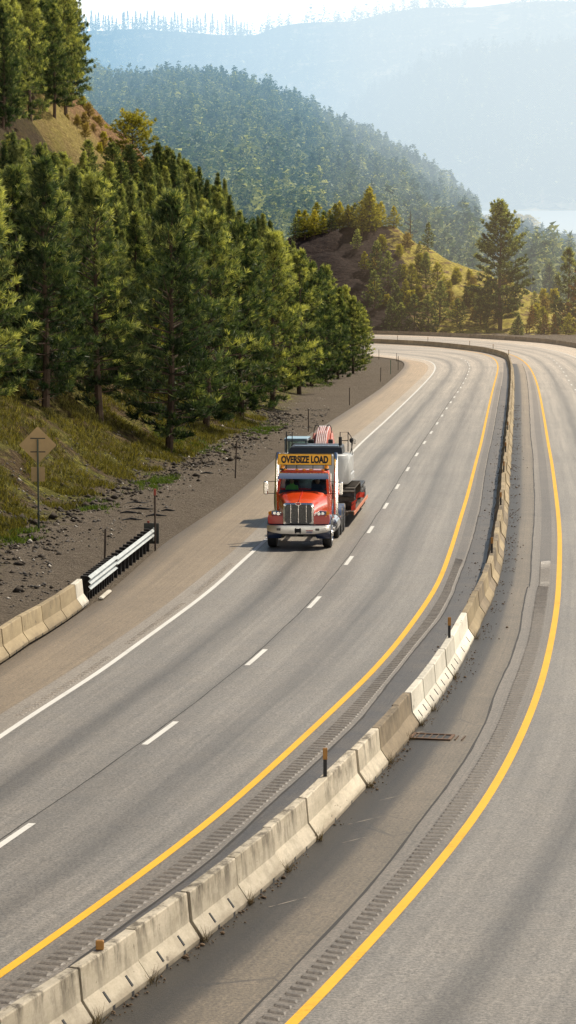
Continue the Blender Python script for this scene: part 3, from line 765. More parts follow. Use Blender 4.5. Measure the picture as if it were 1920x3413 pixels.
grid_obj('mountain', R4, np.linspace(-300, 900, 90), np.linspace(3930, 5500, 60), VAL)

# ------------------------------------------------------------------ trees
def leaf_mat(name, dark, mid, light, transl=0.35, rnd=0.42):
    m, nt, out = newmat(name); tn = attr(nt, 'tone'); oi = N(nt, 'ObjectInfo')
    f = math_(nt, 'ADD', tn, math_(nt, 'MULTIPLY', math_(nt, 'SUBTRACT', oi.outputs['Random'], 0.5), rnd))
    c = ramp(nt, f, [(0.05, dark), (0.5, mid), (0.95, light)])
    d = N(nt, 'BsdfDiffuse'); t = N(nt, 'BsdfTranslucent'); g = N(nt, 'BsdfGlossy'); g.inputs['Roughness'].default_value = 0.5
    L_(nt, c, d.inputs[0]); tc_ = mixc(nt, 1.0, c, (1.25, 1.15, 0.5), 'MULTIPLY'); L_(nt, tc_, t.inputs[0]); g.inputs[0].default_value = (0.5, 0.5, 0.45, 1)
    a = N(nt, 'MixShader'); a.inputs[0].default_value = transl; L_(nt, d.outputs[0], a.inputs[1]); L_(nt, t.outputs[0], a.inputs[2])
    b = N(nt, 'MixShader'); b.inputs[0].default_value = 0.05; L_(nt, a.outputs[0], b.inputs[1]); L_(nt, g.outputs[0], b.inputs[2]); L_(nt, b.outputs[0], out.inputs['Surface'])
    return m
NEEDLE = leaf_mat('pine_needles', (0.014, 0.034, 0.018), (0.082, 0.130, 0.055), (0.56, 0.60, 0.20), .42)
NEEDLEY = leaf_mat('yellow_green_needles', (0.07, 0.085, 0.015), (0.30, 0.30, 0.05), (0.62, 0.56, 0.12), .6)
RUST = leaf_mat('rusty_needles', (0.06, 0.03, 0.01), (0.17, 0.09, 0.025), (0.30, 0.18, 0.05))
FARN = leaf_mat('distant_needles', (0.010, 0.036, 0.026), (0.085, 0.145, 0.065), (0.66, 0.66, 0.26))
FARY = leaf_mat('pale_spring_leaves', (0.30, 0.26, 0.12), (0.5, 0.42, 0.2), (0.65, 0.55, 0.3))
BARK = simple('pine_bark', (0.075, 0.05, 0.035), 0.9, var=0.4, scale=3)
def pine_arrays(seed, H, R, base=0.10, dens=1.0, blades=13, nl=0.30, bw=0.035, rnd_top=0.75, up=0.35, gap=0.42):
    r = np.random.default_rng(seed)
    tr = MB(); lean = r.uniform(-.02, .02, 2)
    ax = lambda z: np.array([lean[0]*z+0.08*math.sin(z*.5+seed), lean[1]*z+0.08*math.cos(z*.4+seed), z])
    zs = np.linspace(-0.8, H*0.99, 9); tr.tube([ax(z) for z in zs], [max(0.02, 0.017*H*(1-max(z, 0)/H)+0.015) for z in zs], 7)
    C = []; D = []; T = []
    z = H*base
    while z < H*0.985:
        t = (z-H*base)/(H*(1-base))
        prof = (math.sin(PI*min(1, t*2.3+0.30)/1.0) if t < 0.09 else 1)*(1-t)**rnd_top
        prof = (0.55+0.45*min(1, t/0.2))*(1-t)**rnd_top + 0.04
        nbr = int(r.integers(4, 7)); a0 = r.uniform(0, 2*PI)
        for k in range(nbr):
            if r.random() < 0.10: continue
            az = a0+2*PI*k/nbr+r.uniform(-.35, .35); Lb = R*prof*r.uniform(0.62, 1.2)
            el = (-0.10+0.95*t*t+up*t)+r.uniform(-.12, .14)
            dirh = np.array([math.cos(az), math.sin(az), 0]); o = ax(z+r.uniform(-.12, .12))
            def bp(s): return o+dirh*Lb*s*math.cos(el)+np.array([0, 0, Lb*(s*math.sin(el)+0.22*s*s)])
            if Lb > 0.5: tr.tube([bp(0), bp(.5), bp(.95)], [0.012+0.012*Lb, 0.009+.006*Lb, 0.006], 4, cap=False)
            nt_ = max(2, int((3+Lb*5.5)*dens)); tone_b = r.normal(0.0, 0.10)
            for q in range(nt_):
                s = 0.30+0.72*(r.random()**0.7) if Lb > 0.8 else r.uniform(.3, 1.05)
                side = r.normal(0, 0.16*Lb+0.06)*(1.1-s*.55)
                p = bp(s)+np.array([-math.sin(az), math.cos(az), 0])*side+np.array([0, 0, abs(r.normal(0, .10))])
                dd = dirh*r.uniform(.2, .9)+np.array([-math.sin(az), math.cos(az), 0])*np.sign(side)*r.uniform(0, .6)+np.array([0, 0, r.uniform(.35, 1.1)])
                C.append(p); D.append(dd/np.linalg.norm(dd)); T.append(0.06+0.38*s*r.uniform(.6, 1.15)+tone_b+0.34*t+r.normal(0, .13))  # tone falls towards the lower crown: shade painted into the needles
        z += gap*r.uniform(.75, 1.25)*(1-0.35*t)
    for q in range(4): C.append(ax(H*(0.97+0.01*q))); D.append(np.array([r.normal(0, .2), r.normal(0, .2), 1.0])); T.append(.7)
    C = np.array(C); D = np.array(D); T = np.array(T); n = len(C)
    D /= np.linalg.norm(D, axis=1)[:, None]
    # blades
    rd = r.normal(0, 1, (n, blades, 3)); bd = D[:, None, :]*1.05+rd*0.55; bd /= np.linalg.norm(bd, axis=2)[:, :, None]
    Lx = nl*r.uniform(.7, 1.25, (n, blades, 1)); sd = np.cross(bd, r.normal(0, 1, (n, blades, 3))); sd /= np.linalg.norm(sd, axis=2)[:, :, None]
    c0 = C[:, None, :]-D[:, None, :]*nl*.25*r.random((n, blades, 1))
    v0 = c0-sd*bw*.35; v1 = c0+sd*bw*.35; v2 = c0+bd*Lx*0.55+sd*bw; v3 = c0+bd*Lx
    Vv = np.stack([v0, v1, v2, v3], 2).reshape(-1, 3); Fv = np.arange(len(Vv)).reshape(-1, 4)
    tone = np.repeat(T[:, None]+r.normal(0, .09, (n, blades)), 4).clip(0, 1)
    return tr, Vv, Fv, tone
PINES = {}
def reg_pine(key, mat, *a, **k):
    tr, v, f, tone = pine_arrays(*a, **k)
    to = tr.build('trunk', BARK, None, smooth=True); tm = to.data; bpy.data.objects.remove(to)
    co = mesh_obj('crown', v, f, mat, cols={'tone': tone}); cm = co.data; bpy.data.objects.remove(co)
    PINES[key] = (tm, cm, a[1])
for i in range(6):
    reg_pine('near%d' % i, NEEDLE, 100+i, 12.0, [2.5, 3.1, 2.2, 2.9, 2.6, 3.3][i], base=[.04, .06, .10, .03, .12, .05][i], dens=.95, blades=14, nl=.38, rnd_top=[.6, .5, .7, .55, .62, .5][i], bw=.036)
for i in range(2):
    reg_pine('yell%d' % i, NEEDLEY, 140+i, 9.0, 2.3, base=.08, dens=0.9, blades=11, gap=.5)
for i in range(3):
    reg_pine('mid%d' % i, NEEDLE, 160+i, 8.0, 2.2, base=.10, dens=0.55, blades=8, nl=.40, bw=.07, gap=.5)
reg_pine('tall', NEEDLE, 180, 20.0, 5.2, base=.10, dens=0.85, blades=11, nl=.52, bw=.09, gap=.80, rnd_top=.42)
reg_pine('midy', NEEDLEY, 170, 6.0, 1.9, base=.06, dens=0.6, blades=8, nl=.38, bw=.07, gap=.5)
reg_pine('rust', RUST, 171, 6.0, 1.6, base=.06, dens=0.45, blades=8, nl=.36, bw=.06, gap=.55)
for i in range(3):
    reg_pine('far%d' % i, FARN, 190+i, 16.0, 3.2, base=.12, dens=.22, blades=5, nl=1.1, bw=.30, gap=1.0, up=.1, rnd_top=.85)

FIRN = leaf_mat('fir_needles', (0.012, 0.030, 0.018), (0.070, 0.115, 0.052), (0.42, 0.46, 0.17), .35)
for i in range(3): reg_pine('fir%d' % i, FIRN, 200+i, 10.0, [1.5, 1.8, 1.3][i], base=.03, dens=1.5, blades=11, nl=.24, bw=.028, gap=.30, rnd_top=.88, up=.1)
reg_pine('round', NEEDLEY, 178, 7.0, 3.4, base=.10, dens=1.0, blades=12, nl=.34, bw=.045, gap=.42, rnd_top=.32, up=.25)
def tree(key, x, y, z, H, label, group, name='pine_tree', wide=1.0, cat='tree'):

    tm, cm, h0 = PINES[key]; s = H/h0
    r = empty(name, (x, y, z), random.uniform(0, 6.28)); r.scale = (s*wide, s*wide, s)
    for nm, me in (('trunk', tm), ('crown', cm)):
        q = bpy.data.objects.new(nm, me); link(q); q.parent = r
    tag(r, label, cat, group); return r
_gx = np.arange(-152, 72, 1.0); _gy = np.arange(18, 562, 1.0); _U = seg_dist(*np.meshgrid(_gx, _gy), FT)
def bil(x, y):
    i = min(max((y-18), 0), len(_gy)-2.001); j = min(max(x+152, 0), len(_gx)-2.001); i0, j0 = int(i), int(j); a, b = i-i0, j-j0
    return (_U[i0, j0]*(1-b)+_U[i0, j0+1]*b)*(1-a)+(_U[i0+1, j0]*(1-b)+_U[i0+1, j0+1]*b)*a
def tz(x, y):
    u = bil(x, y); z = road_z(y)+float(hill_rise(np.array([u]), 0, 0)[0])
    if u > 0:
        z += mnoise.fractal(Vector((x*.35, y*.35, 0)), .9, 2.1, 4)*(.10+.35*min(1, u/4))+mnoise.fractal(Vector((x*.09, y*.09, 3.0)), .9, 2.1, 3)*1.6*min(1, u/12)
    return z, float(u)
exec_trees = True
# --- the stand on the cut slope
random.seed(5)
placed = []
def ok(x, y, r): return all((x-a)**2+(y-b)**2 > r*r for a, b in placed)
front = [  # photo base pixel of the front row, tree height px, label
    ((-40, 1335), 760, 'big dark pine at the left edge of the photo above the grassy bank'),
    ((150, 1345), 800, 'full pine just right of the left edge, above the diamond sign'),
    ((330, 1380), 760, 'broad pine in the front row left of the lone dark trunk'),
    ((565, 1500), 820, 'front pine with a dark bare lower trunk standing low on the bank'),
    ((690, 1430), 700, 'dark pine right of the lone trunk at the foot of the bank'),
    ((800, 1395), 640, 'pine above the litter pile at the foot of the bank'),
    ((905, 1360), 560, 'pine above and left of the loaded truck'),
    ((1000, 1310), 455, 'pine standing over the green verge patch behind the truck'),
    ((1085, 1275), 325, 'slim pine second from the road end of the stand'),
    ((1040, 1285), 400, 'pine between the truck load and the bend, third from the road end of the stand'),
    ((1128, 1262), 300, 'small pine just left of the last one at the road end of the stand'),
    ((1178, 1245), 250, 'last pine of the stand, reaching out over the inside of the bend'),
    ((1208, 1215), 190, 'small pine peeking out behind the last pine at the bend'),
    ((1150, 1215), 260, 'pine behind the last two pines at the road end of the stand'),
    ((1080, 1230), 330, 'dark pine behind the road end of the stand')]
def ray_ground(p):
    """where the ray of photo pixel p meets the near terrain"""
    ds = np.arange(60, 380, 0.5); pts = np.array([at(p, d) for d in ds]); z, u = terr(pts[:, 0], pts[:, 1])
    k = np.argmax(pts[:, 2] <= z); return pts[k] if (pts[:, 2] <= z).any() else None
for (p, hp, lab) in front:
    g = ray_ground(p)
    if g is None: continue
    H = hp/FPX*g[1]; key = random.choice(['near0', 'near1', 'near3', 'near5'])
    tree(key, g[0], g[1], g[2]-.1, H, lab, 'pines on the cut slope', wide=1.0); placed.append((g[0], g[1]))
cand = []
for tries in range(9000):
    y = random.uniform(100, 352); x = random.uniform(-75, 12)
    px = 960+FPX*x/y
    if px < -420 or px > 1300: continue
    z, u = tz(x, y)
    if u < 4.5 or u > 75: continue
    if not ok(x, y, 2.0+y*0.0010): continue
    # keep the sunlit grassy shoulder of the ridge and the lower bank free
    py = 1706.5-FPX*((y*SP+z*CP)/(y*CP-z*SP))
    if px < 520 and py > 1290: continue
    if py < -60: continue
    clump = px < 262 and py < 435-max(0, px-150)*.75
    H = random.uniform(5.5, 12.0) if not clump else random.uniform(11, 15)
    if px > 480: H *= np.interp(y, [200, 340], [1.0, .80])
    # silhouette of the stand, falling to the right
    top = py-H*FPX/y
    lim = np.interp(px, [-400, 0, 150, 260, 400, 470, 530, 623, 663, 742, 795, 848, 928, 980, 1034, 1100, 1153, 1206, 1226, 1300], [430, 445, 465, 560, 610, 600, 480, 530, 543, 596, 650, 676, 735, 790, 900, 960, 1005, 1070, 1130, 1150])
    if not clump and top < lim:
        H = (py-lim)/FPX*y*random.uniform(.82, 1.0)
        if H < 3.2: continue
    cand.append((x, y, z, H, px, py)); placed.append((x, y))
    if len(cand) > 284: break
fill = []
for tries in range(9000):
    y = random.uniform(105, 330); x = random.uniform(-60, 10); px = 960+FPX*x/y
    if px < -100 or px > 1230: continue
    z, u = tz(x, y)
    if u < 5.5 or u > 45: continue
    py = 1706.5-FPX*((y*SP+z*CP)/(y*CP-z*SP))
    if (px < 520 and py > 1300) or py < 640 or not ok(x, y, 1.7): continue
    fill.append((x, y, z)); placed.append((x, y))
    if len(fill) >= 200: break
firs = []
for tries in range(9000):
    y = random.uniform(115, 345); x = random.uniform(-65, 10); px = 960+FPX*x/y
    if px < -60 or px > 1215: continue
    z, u = tz(x, y)
    if u < 7 or u > 60: continue
    py = 1706.5-FPX*((y*SP+z*CP)/(y*CP-z*SP))
    if py > 1250 or py < 500 or not ok(x, y, 1.5): continue
    H = random.uniform(7, 12); top = py-H*FPX/y
    lim = np.interp(px, [-400, 0, 150, 260, 400, 470, 530, 623, 663, 742, 795, 848, 928, 980, 1034, 1100, 1153, 1206], [420, 440, 455, 545, 595, 590, 470, 510, 525, 580, 635, 665, 720, 770, 880, 945, 990, 1060])
    if top < lim: H = (py-lim)/FPX*y*random.uniform(.70, .97)
    if H < 3.5: continue
    firs.append((x, y, z, H)); placed.append((x, y))
    if len(firs) >= 150: break
for (x, y, z, H) in firs:
    tree('fir%d' % random.randrange(3), x, y, z-.1, H, 'narrow dark fir pointing up between the rounder roadside pines', 'narrow firs in the roadside stand', name='fir_tree', wide=random.uniform(.9, 1.2))
for (x, y, z) in fill:
    tree('near%d' % random.randrange(6), x, y, z-.1, random.uniform(2.6, 5.5), 'short young pine growing low between the taller roadside pines', 'young pines among the roadside stand', name='young_pine', wide=1.15)
for (x, y, z, H, px, py) in cand:
    key = 'near%d' % random.randrange(6)
    if random.random() < 0.03: key = 'yell%d' % random.randrange(2)
    if px < 262 and py < 445: lab, grp = 'green pine in the clump on top of the hill at the upper left', 'pines on top of the hill'
    elif px < 330: lab, grp = 'dense green pine in the left part of the roadside stand', 'pines in the left part of the stand'
    elif px < 800: lab, grp = 'dense green pine in the middle of the roadside stand', 'pines in the middle of the stand'
    else: lab, grp = 'green pine in the right part of the roadside stand, behind the truck', 'pines in the right part of the stand'
    tree(key, x, y, z-.1, H, lab, grp, wide=random.uniform(.72, 1.0)*(1.0 if H > 9 else 1.15))
# named trees on the ridge skyline
for p, d, hp, key, lab in (((440, 498), 325, 150, 'round', 'bright yellow green bushy pine alone on the rocky ridge edge'), ((530, 590), 318, 190, 'near2', 'dark pine on the ridge edge right of the bright bushy one'),
                           ((620, 640), 312, 160, 'near5', 'dark pine lower on the ridge edge, third from the rocky edge')):
    x, y, z = at(p, d); zt, _ = tz(x, y); z = min(z, zt+.2) if abs(z-zt) < 6 else zt
    H = (p[1]-( p[1]-hp))/FPX*d*1.15
    tree(key, x, y, z, H, lab, 'pines on the ridge edge', wide=1.3)

# --- hillock trees
def hz(x, y): return float(hillock_z(np.array([x]), np.array([y]))[0])
def px_at_hill(pxx, y): return (pxx-960)/FPX*y
named = [((1665, 835), 552, 395, 'tall', 'tall open pine standing alone in front of the grassy hillock', 1.1),
         ((1425, 808), 598, 95, 'mid0', 'single round pine on the right shoulder of the hillock', 1.0),
         ((1310, 770), 600, 75, 'midy', 'small yellow green pine at the very top of the hillock', 1.2)]
for (p, y, hp, key, lab, w) in named:
    x = px_at_hill(p[0], y); z = hz(x, y)
    tree(key, x, y, z-.3, hp/FPX*y*1.02, lab, None, wide=w)
for k in range(26):
    pxx = np.interp(k, [0, 25], [985, 1262])+random.uniform(-8, 8); y = 598+random.uniform(-3, 4); x = px_at_hill(pxx, y)
    hp = random.uniform(60, 95)+(45 if 1140 < pxx < 1240 and random.random() < .6 else 0)
    tree(random.choice(['mid0', 'midy', 'midy', 'midy', 'midy']), x, y, hz(x, y)-.3, hp/FPX*y, 'sunlit pine in the row along the top of the hillock', 'pines along the hillock top', name='young_pine', wide=1.15)
# a bare dead tree on the hillock
def bare_tree(x, y, z, H, label):
    b = MB(); r = random.Random(3); b.tube([(0, 0, -.5), (0.05, 0, H*.5), (0, .05, H)], [.16, .10, .02], 6)
    t = MB()
    for k in range(34):
        zz = H*(.15+.8*k/34); a = r.uniform(0, 6.28); L = (H-zz)*.33*r.uniform(.6, 1.1)+.2
        t.tube([(0, 0, zz), (math.cos(a)*L*.5, math.sin(a)*L*.5, zz+L*.12), (math.cos(a)*L, math.sin(a)*L, zz+L*.35)], [.05, .035, .02], 4)
    root = empty('bare_tree', (x, y, z)); b.build('trunk', BARK, root, smooth=True); t.build('branches', BARK, root); tag(root, label, 'tree'); return root
bare_tree(px_at_hill(1365, 603), 603, hz(px_at_hill(1365, 603), 603)-.5, 7.2, 'bare leafless conifer on the skyline of the hillock')
# thicket between the outer barrier and the hillock
for k in range(52):
    f = k/51; pxx = 1225+f*740+random.uniform(-10, 10); y = random.uniform(546, 572) if pxx < 1700 else random.uniform(520, 560)
    x = px_at_hill(pxx, y); z = max(hz(x, y), road_z(y)-1.0)-.4
    hp = random.uniform(80, 150)*(1.0 if pxx < 1480 else 0.66)
    key = random.choices(['mid0', 'mid1', 'mid2', 'midy', 'rust'], [3, 3, 3, 1.0, 1.2 if pxx > 1500 else .4])[0]
    if k % 3 == 0: hp *= .55
    if key == 'rust': lab, grp, hp = 'low rusty brown young conifer behind the outer barrier', 'rusty young conifers behind the outer barrier', min(hp, 75)
    else: lab, grp = 'green pine in the thicket between the outer barrier and the hillock', 'pines behind the outer barrier'
    tree(key, x, y, z, hp/FPX*y, lab, grp, name='young_conifer', wide=1.2)
for pxx, hp, y, key, lab in ((1890, 290, 545, 'mid1', 'taller dark pine at the right edge of the photo behind the barrier'), (1925, 230, 540, 'rust', 'tall rusty brown conifer cut by the right edge of the photo'), (1600, 150, 556, 'mid2', 'dark spreading pine left of the tall open pine')):
    x = px_at_hill(pxx, y); tree(key, x, y, road_z(y)-1, hp/FPX*y, lab, None, wide=0.95)
for pxx, y, hp in ((1190, 585, 70), (1215, 575, 60), (1330, 570, 60), (1350, 562, 70), (1395, 590, 45), (1560, 585, 40), (1700, 590, 50), (1780, 575, 60)):
    x = px_at_hill(pxx, y); tree(random.choice(['midy', 'mid0']), x, y, hz(x, y)-.2, hp/FPX*y, 'small bushy pine growing on the face of the hillock', 'small pines on the hillock face', name='young_pine', wide=1.25)
# --- valley trees beyond the hillock, right
for k in range(66):
    pxx = random.uniform(1380, 1990); y = random.uniform(760, 1500); x = (pxx-960)/FPX*y; z = float(valley_z(np.array([x]), np.array([y]))[0])
    hp = random.uniform(110, 190)*760/y*1.25
    top = np.interp(pxx, [1380, 1500, 1700, 1745, 1800, 1860, 1920], [700, 665, 650, 690, 780, 790, 660])
    basey = 1706.5-FPX*((y*SP+z*CP)/(y*CP-z*SP)); hp = min(max(hp, 80), basey-top)*random.uniform(.75, 1.0)
    if hp < 30: continue
    tree('far%d' % random.randrange(3), x, y, z-.5, hp/FPX*y, 'hazy blue green conifer in the valley between the hillock and the lake', 'conifers in the valley before the lake', name='conifer_tree', wide=1.15)
# --- trees silhouetted on the far ridge
for k in range(46):
    pxx = 262+k*12.6+random.uniform(-5, 5); d = 5600; x = (pxx-960)/FPX*d
    zc = float(np.interp(x/d, [at(p, d)[0]/d for p in R3px], [at(p, d)[2] for p in R3px]))-8
    hp = random.uniform(42, 72)*(1 if pxx < 800 else .7)
    tree('far%d' % random.randrange(3), x, d-5, zc, hp/FPX*d, 'thin faint conifer in the sparse row on the far ridge skyline', 'thin conifers along the far ridge skyline', name='skyline_tree', wide=0.55)
reg_pine('bush', leaf_mat('shrub_twigs', (0.08, 0.06, 0.025), (0.26, 0.20, 0.07), (0.50, 0.42, 0.15), .55), 175, 2.0, 1.15, base=.02, dens=1.0, blades=9, nl=.24, bw=.03, gap=.16, rnd_top=.35, up=.5)
reg_pine('gbush', NEEDLEY, 176, 2.0, 1.1, base=.02, dens=1.0, blades=9, nl=.26, bw=.04, gap=.18, rnd_top=.4, up=.5)
random.seed(21)
for k in range(26):
    pxx = random.uniform(215, 480); pyy = 300+(pxx-230)*.95+random.uniform(15, 120); g = ray_ground((pxx, pyy))
    if g is None: continue
    tree(random.choice(['bush', 'bush', 'gbush']), g[0], g[1], g[2]-.05, random.uniform(.5, 1.5), 'scrubby brown green bush on the bare upper part of the left hill', 'bushes on the bare upper slope', name='shrub', cat='bush')
for k in range(46):
    pxx = random.uniform(1240, 1880); y = random.uniform(556, 596); x = px_at_hill(pxx, y)
    tree(random.choice(['bush', 'gbush', 'gbush']), x, y, hz(x, y)-.1, random.uniform(1.2, 3.2), 'yellow green bush growing on the golden face of the hillock', 'bushes on the hillock', name='shrub', cat='bush')
FARM = leaf_mat('misty_needles', (0.006, 0.020, 0.016), (0.06, 0.10, 0.055), (0.85, 0.85, 0.45), .4)
# --- woods: masses of trees nobody could count
def far_tree_proto(seed, n=26, blob=False):
    r = np.random.default_rng(seed); v = []; tn = []
    for k in range(n*5):
        t = r.random()**1.1; rad = (1-t)**.8*.26*r.uniform(.3, 1.05)+.01; a = r.uniform(0, 2*PI); z = .06+.92*t
        if blob: 
            th = r.uniform(0, PI); rad = .45*math.sin(th)*r.uniform(.6, 1.05); z = .55-.45*math.cos(th)*r.uniform(.7, 1)
        c = np.array([math.cos(a)*rad, math.sin(a)*rad, z]); s = .085*(1-t*.55)*(1.2 if blob else 1)
        o = r.normal(0, 1, (3, 3))*s*np.array([1, 1, .65]); v.append(c+o); tn += [np.clip(.25+rad*2.0+r.normal(0, .15), 0, 1)]*3
    # trunk sliver
    v.append(np.array([[-.012, 0, -.05], [.012, 0, -.05], [0, 0, .9]])); tn += [.1]*3
    return np.concatenate(v), np.array(tn)
def wood(name, label, pts, Hs, mat, seed, n=26, blob=False, wide=1.0, cat='woods'):
    protos = [far_tree_proto(seed+i, n, blob) for i in range(5)]; r = np.random.default_rng(seed); VV = []; TT = []
    for (x, y, z), H in zip(pts, Hs):
        v, tn = protos[r.integers(5)]; a = r.uniform(0, 2*PI); ca, sa = math.cos(a), math.sin(a)
        w = H*wide*r.uniform(.75, 1.2); q = np.stack([(v[:, 0]*ca-v[:, 1]*sa)*w+x, (v[:, 0]*sa+v[:, 1]*ca)*w+y, v[:, 2]*H+z-.3], 1)
        VV.append(q.astype(np.float32)); TT.append(tn+r.normal(0, .10))
    VV = np.concatenate(VV); o = mesh_obj(name, VV, np.arange(len(VV)).reshape(-1, 3), mat, cols={'tone': np.concatenate(TT).clip(0, 1)})
    o['kind'] = 'stuff'; tag(o, label, cat); return o
def scatter(fn, n, x0, x1, y0, y1, clear=None, pxr=(-80, 2000), seed=5, Hr=(9, 15), pw=1.0):
    r = np.random.default_rng(seed); pts = []; Hs = []
    Y = y0+(y1-y0)*r.random(n)**pw; A = r.uniform(pxr[0], pxr[1], n); X = (A-960)/FPX*Y
    Z = fn(X, Y); ns = np.array([mnoise.fractal(Vector((x*.016*1200/y, y*.009*1200/y, seed)), 1, 2, 3) for x, y in zip(X, Y)])
    for x, y, z, q in zip(X, Y, Z, ns):
        if q > (clear if clear is not None else 9): continue
        if x < x0 or x > x1: continue
        pts.append((x, y, z)); Hs.append(r.uniform(*Hr)*(1 if r.random() > .15 else 1.25))
    return pts, Hs
p, h = scatter(R2, 7800, -460, 480, 930, 2330, clear=0.50, pxr=(150, 1900), seed=5, Hr=(10, 23), pw=.8)
wood('hillside_woods', 'hazy conifer woods covering the middle slope behind the road', p, h, FARN, 300, 32, wide=.92)
p, h = scatter(R4, 4200, -300, 900, 3970, 4720, clear=0.45, pxr=(800, 1990), seed=6, Hr=(18, 40))
wood('mountain_woods', 'pale misty conifer woods on the mountain above the lake', p, h, FARM, 330, 16, wide=.95)
p, h = scatter(R3, 3600, -1100, 1300, 4400, 5600, clear=0.5, pxr=(150, 1990), seed=7, Hr=(18, 36))
wood('ridge_woods', 'faint conifer woods on the farthest blue ridge', p, h, FARM, 350, 10, wide=1.1)
p, h = scatter(valley_z, 900, -200, 500, 1500, 2250, clear=0.9, pxr=(1200, 1770), seed=8, Hr=(10, 16))
wood('valley_woods', 'hazy conifer woods on the valley floor before the lake', p, h, FARN, 370, 20)
r_ = np.random.default_rng(4)
p = [((1580+180*r_.random()-960)/FPX*2300, 2240+60*r_.random(), LAKE) for _ in range(60)]; h = [r_.uniform(7, 17) for _ in p]
wood('lakeshore_trees', 'pale yellow leafing trees along the near lake shore', p, h, FARY, 390, 24, blob=True, wide=1.1)

# ------------------------------------------------------------------ grasses, stones, weeds (uncountable)
def blades(name, label, spots, mat, h=(0.1, 0.3), w=0.02, n=9, seed=1, spread=.12):
    r = np.random.default_rng(seed); S_ = np.array(spots); k = len(S_)
    c = np.repeat(S_, n, axis=0)+np.concatenate([r.normal(0, spread, (k*n, 2)), np.zeros((k*n, 1))], 1)
    d = r.normal(0, .45, (k*n, 3)); d[:, 2] = 1; H = r.uniform(*h, (k*n, 1)); a = r.uniform(0, PI, k*n); s = np.stack([np.cos(a), np.sin(a), 0*a], 1)*w
    v = np.stack([c-s, c+s, c+d*H], 1).reshape(-1, 3)
    o = mesh_obj(name, v, np.arange(len(v)).reshape(-1, 3), mat, cols={'tone': np.repeat(r.uniform(.1, .95, k*n), 3)})
    o['kind'] = 'stuff'; tag(o, label, 'grass'); return o
GRASSD = leaf_mat('dry_grass', (0.07, 0.055, 0.02), (0.17, 0.14, 0.05), (0.34, 0.28, 0.12), .3)
GRASSG = leaf_mat('fresh_grass', (0.025, 0.045, 0.01), (0.065, 0.115, 0.02), (0.17, 0.25, 0.05), .35)
sp = []; sg = []
while len(sp) < 14000:
    y = random.uniform(85, 190); x = random.uniform(-26, 4)
    px = 960+FPX*x/y
    if px < -60 or px > 1250: continue
    z, u = tz(x, y)
    if u < 0.8 or u > 17: continue
    if mnoise.noise(Vector((x*.5, y*.3, 0))) < -0.02: continue
    sp.append((x, y, z+.02))
GRASSM = leaf_mat('olive_grass', (0.035, 0.034, 0.010), (0.125, 0.120, 0.028), (0.34, 0.31, 0.075), .35)
blades('slope_grass', 'olive and straw coloured grass on the cut bank at the left', sp, GRASSM, (0.08, .30), .022, 8, 2, .16)
for (pa, rad, n) in (((560, 1505), 2.3, 900), ((640, 1495), 2.2, 800), ((540, 1612), 1.8, 800), ((500, 1620), 1.0, 300), ((880, 1432), 3.0, 700), ((1120, 1285), 5, 500), ((60, 1790), 1.0, 500), ((900, 1440), 3, 400), ((1215, 1215), 5, 300), ((310, 1690), 1.2, 300)):
    g = ground(pa)
    for _ in range(n):
        a = random.uniform(0, 6.28); q = rad*abs(random.gauss(0, .75)); x, y = g[0]+math.cos(a)*q*.55, g[1]+math.sin(a)*q*2.2
        if mnoise.noise(Vector((x*1.6, y*.5, 4))) < .02: continue
        z, u = tz(x, y)
        if u < -1.2: continue
        sg.append((x, y, z))
blades('verge_grass', 'fresh green grass tufts at the foot of the bank', sg, GRASSG, (0.06, .22), .022, 7, 3, .10)
def stones(name, label, spots, mat, r0, r1, seed=1, cat='stones'):
    r = np.random.default_rng(seed); base = np.array([(1, 0, 0), (-1, 0, 0), (0, 1, 0), (0, -1, 0), (0, 0, 1), (0, 0, -.6)], float)
    fc = np.array([(0, 2, 4), (2, 1, 4), (1, 3, 4), (3, 0, 4), (2, 0, 5), (1, 2, 5), (3, 1, 5), (0, 3, 5)]); VV = []; FF = []
    for k, p in enumerate(spots):
        s = r.uniform(r0, r1)*(1 if r.random() < .85 else 1.8); a = r.uniform(0, 6.28); v = base*r.uniform(.5, 1.2, (6, 3))*s
        v = np.stack([v[:, 0]*math.cos(a)-v[:, 1]*math.sin(a), v[:, 0]*math.sin(a)+v[:, 1]*math.cos(a), v[:, 2]*.7], 1)+np.array(p); VV.append(v); FF.append(fc+6*k)
    o = mesh_obj(name, np.concatenate(VV), np.concatenate(FF), mat); o['kind'] = 'stuff'; tag(o, label, cat); return o
STN = simple('grey_stone', (0.13, 0.115, 0.10), 0.9, var=0.5, scale=.9); 
ss_ = []
while len(ss_) < 5200:
    y = random.uniform(78, 210); x = random.uniform(-16, 6); z, u = tz(x, y)
    if u < -3.2 or u > 2.2+abs(random.gauss(0, 3)): continue
    g = seg_dist(np.array([x]), np.array([y]), LEs[::4])[0]
    if g < .5: continue
    if mnoise.noise(Vector((x*.6, y*.25, 7))) < -.05 and u < 0: continue
    ss_.append((x, y, z+.01))
stones('roadside_gravel', 'loose dark gravel and clods on the verge below the bank', ss_, STN, .025, .085)
cl = []
while len(cl) < 1500:
    y = random.uniform(82, 200); x = random.uniform(-16, 4); z, u = tz(x, y)
    if abs(u-.3) > 1.6*abs(random.gauss(0, .8)): continue
    cl.append((x, y, z+.02))
stones('soil_clods', 'dark earth clods heaped along the foot of the bank', cl, simple('dark_clod', (0.055, 0.042, 0.03), .95, var=.4), .05, .17, 5, 'soil')
lt_ = []
while len(lt_) < 240:
    y = random.uniform(80, 230); x = random.uniform(-16, 6); z, u = tz(x, y)
    if u < -3 or u > 5 or seg_dist(np.array([x]), np.array([y]), LEs[::4])[0] < .6: continue
    lt_.append((x, y, z+.03))
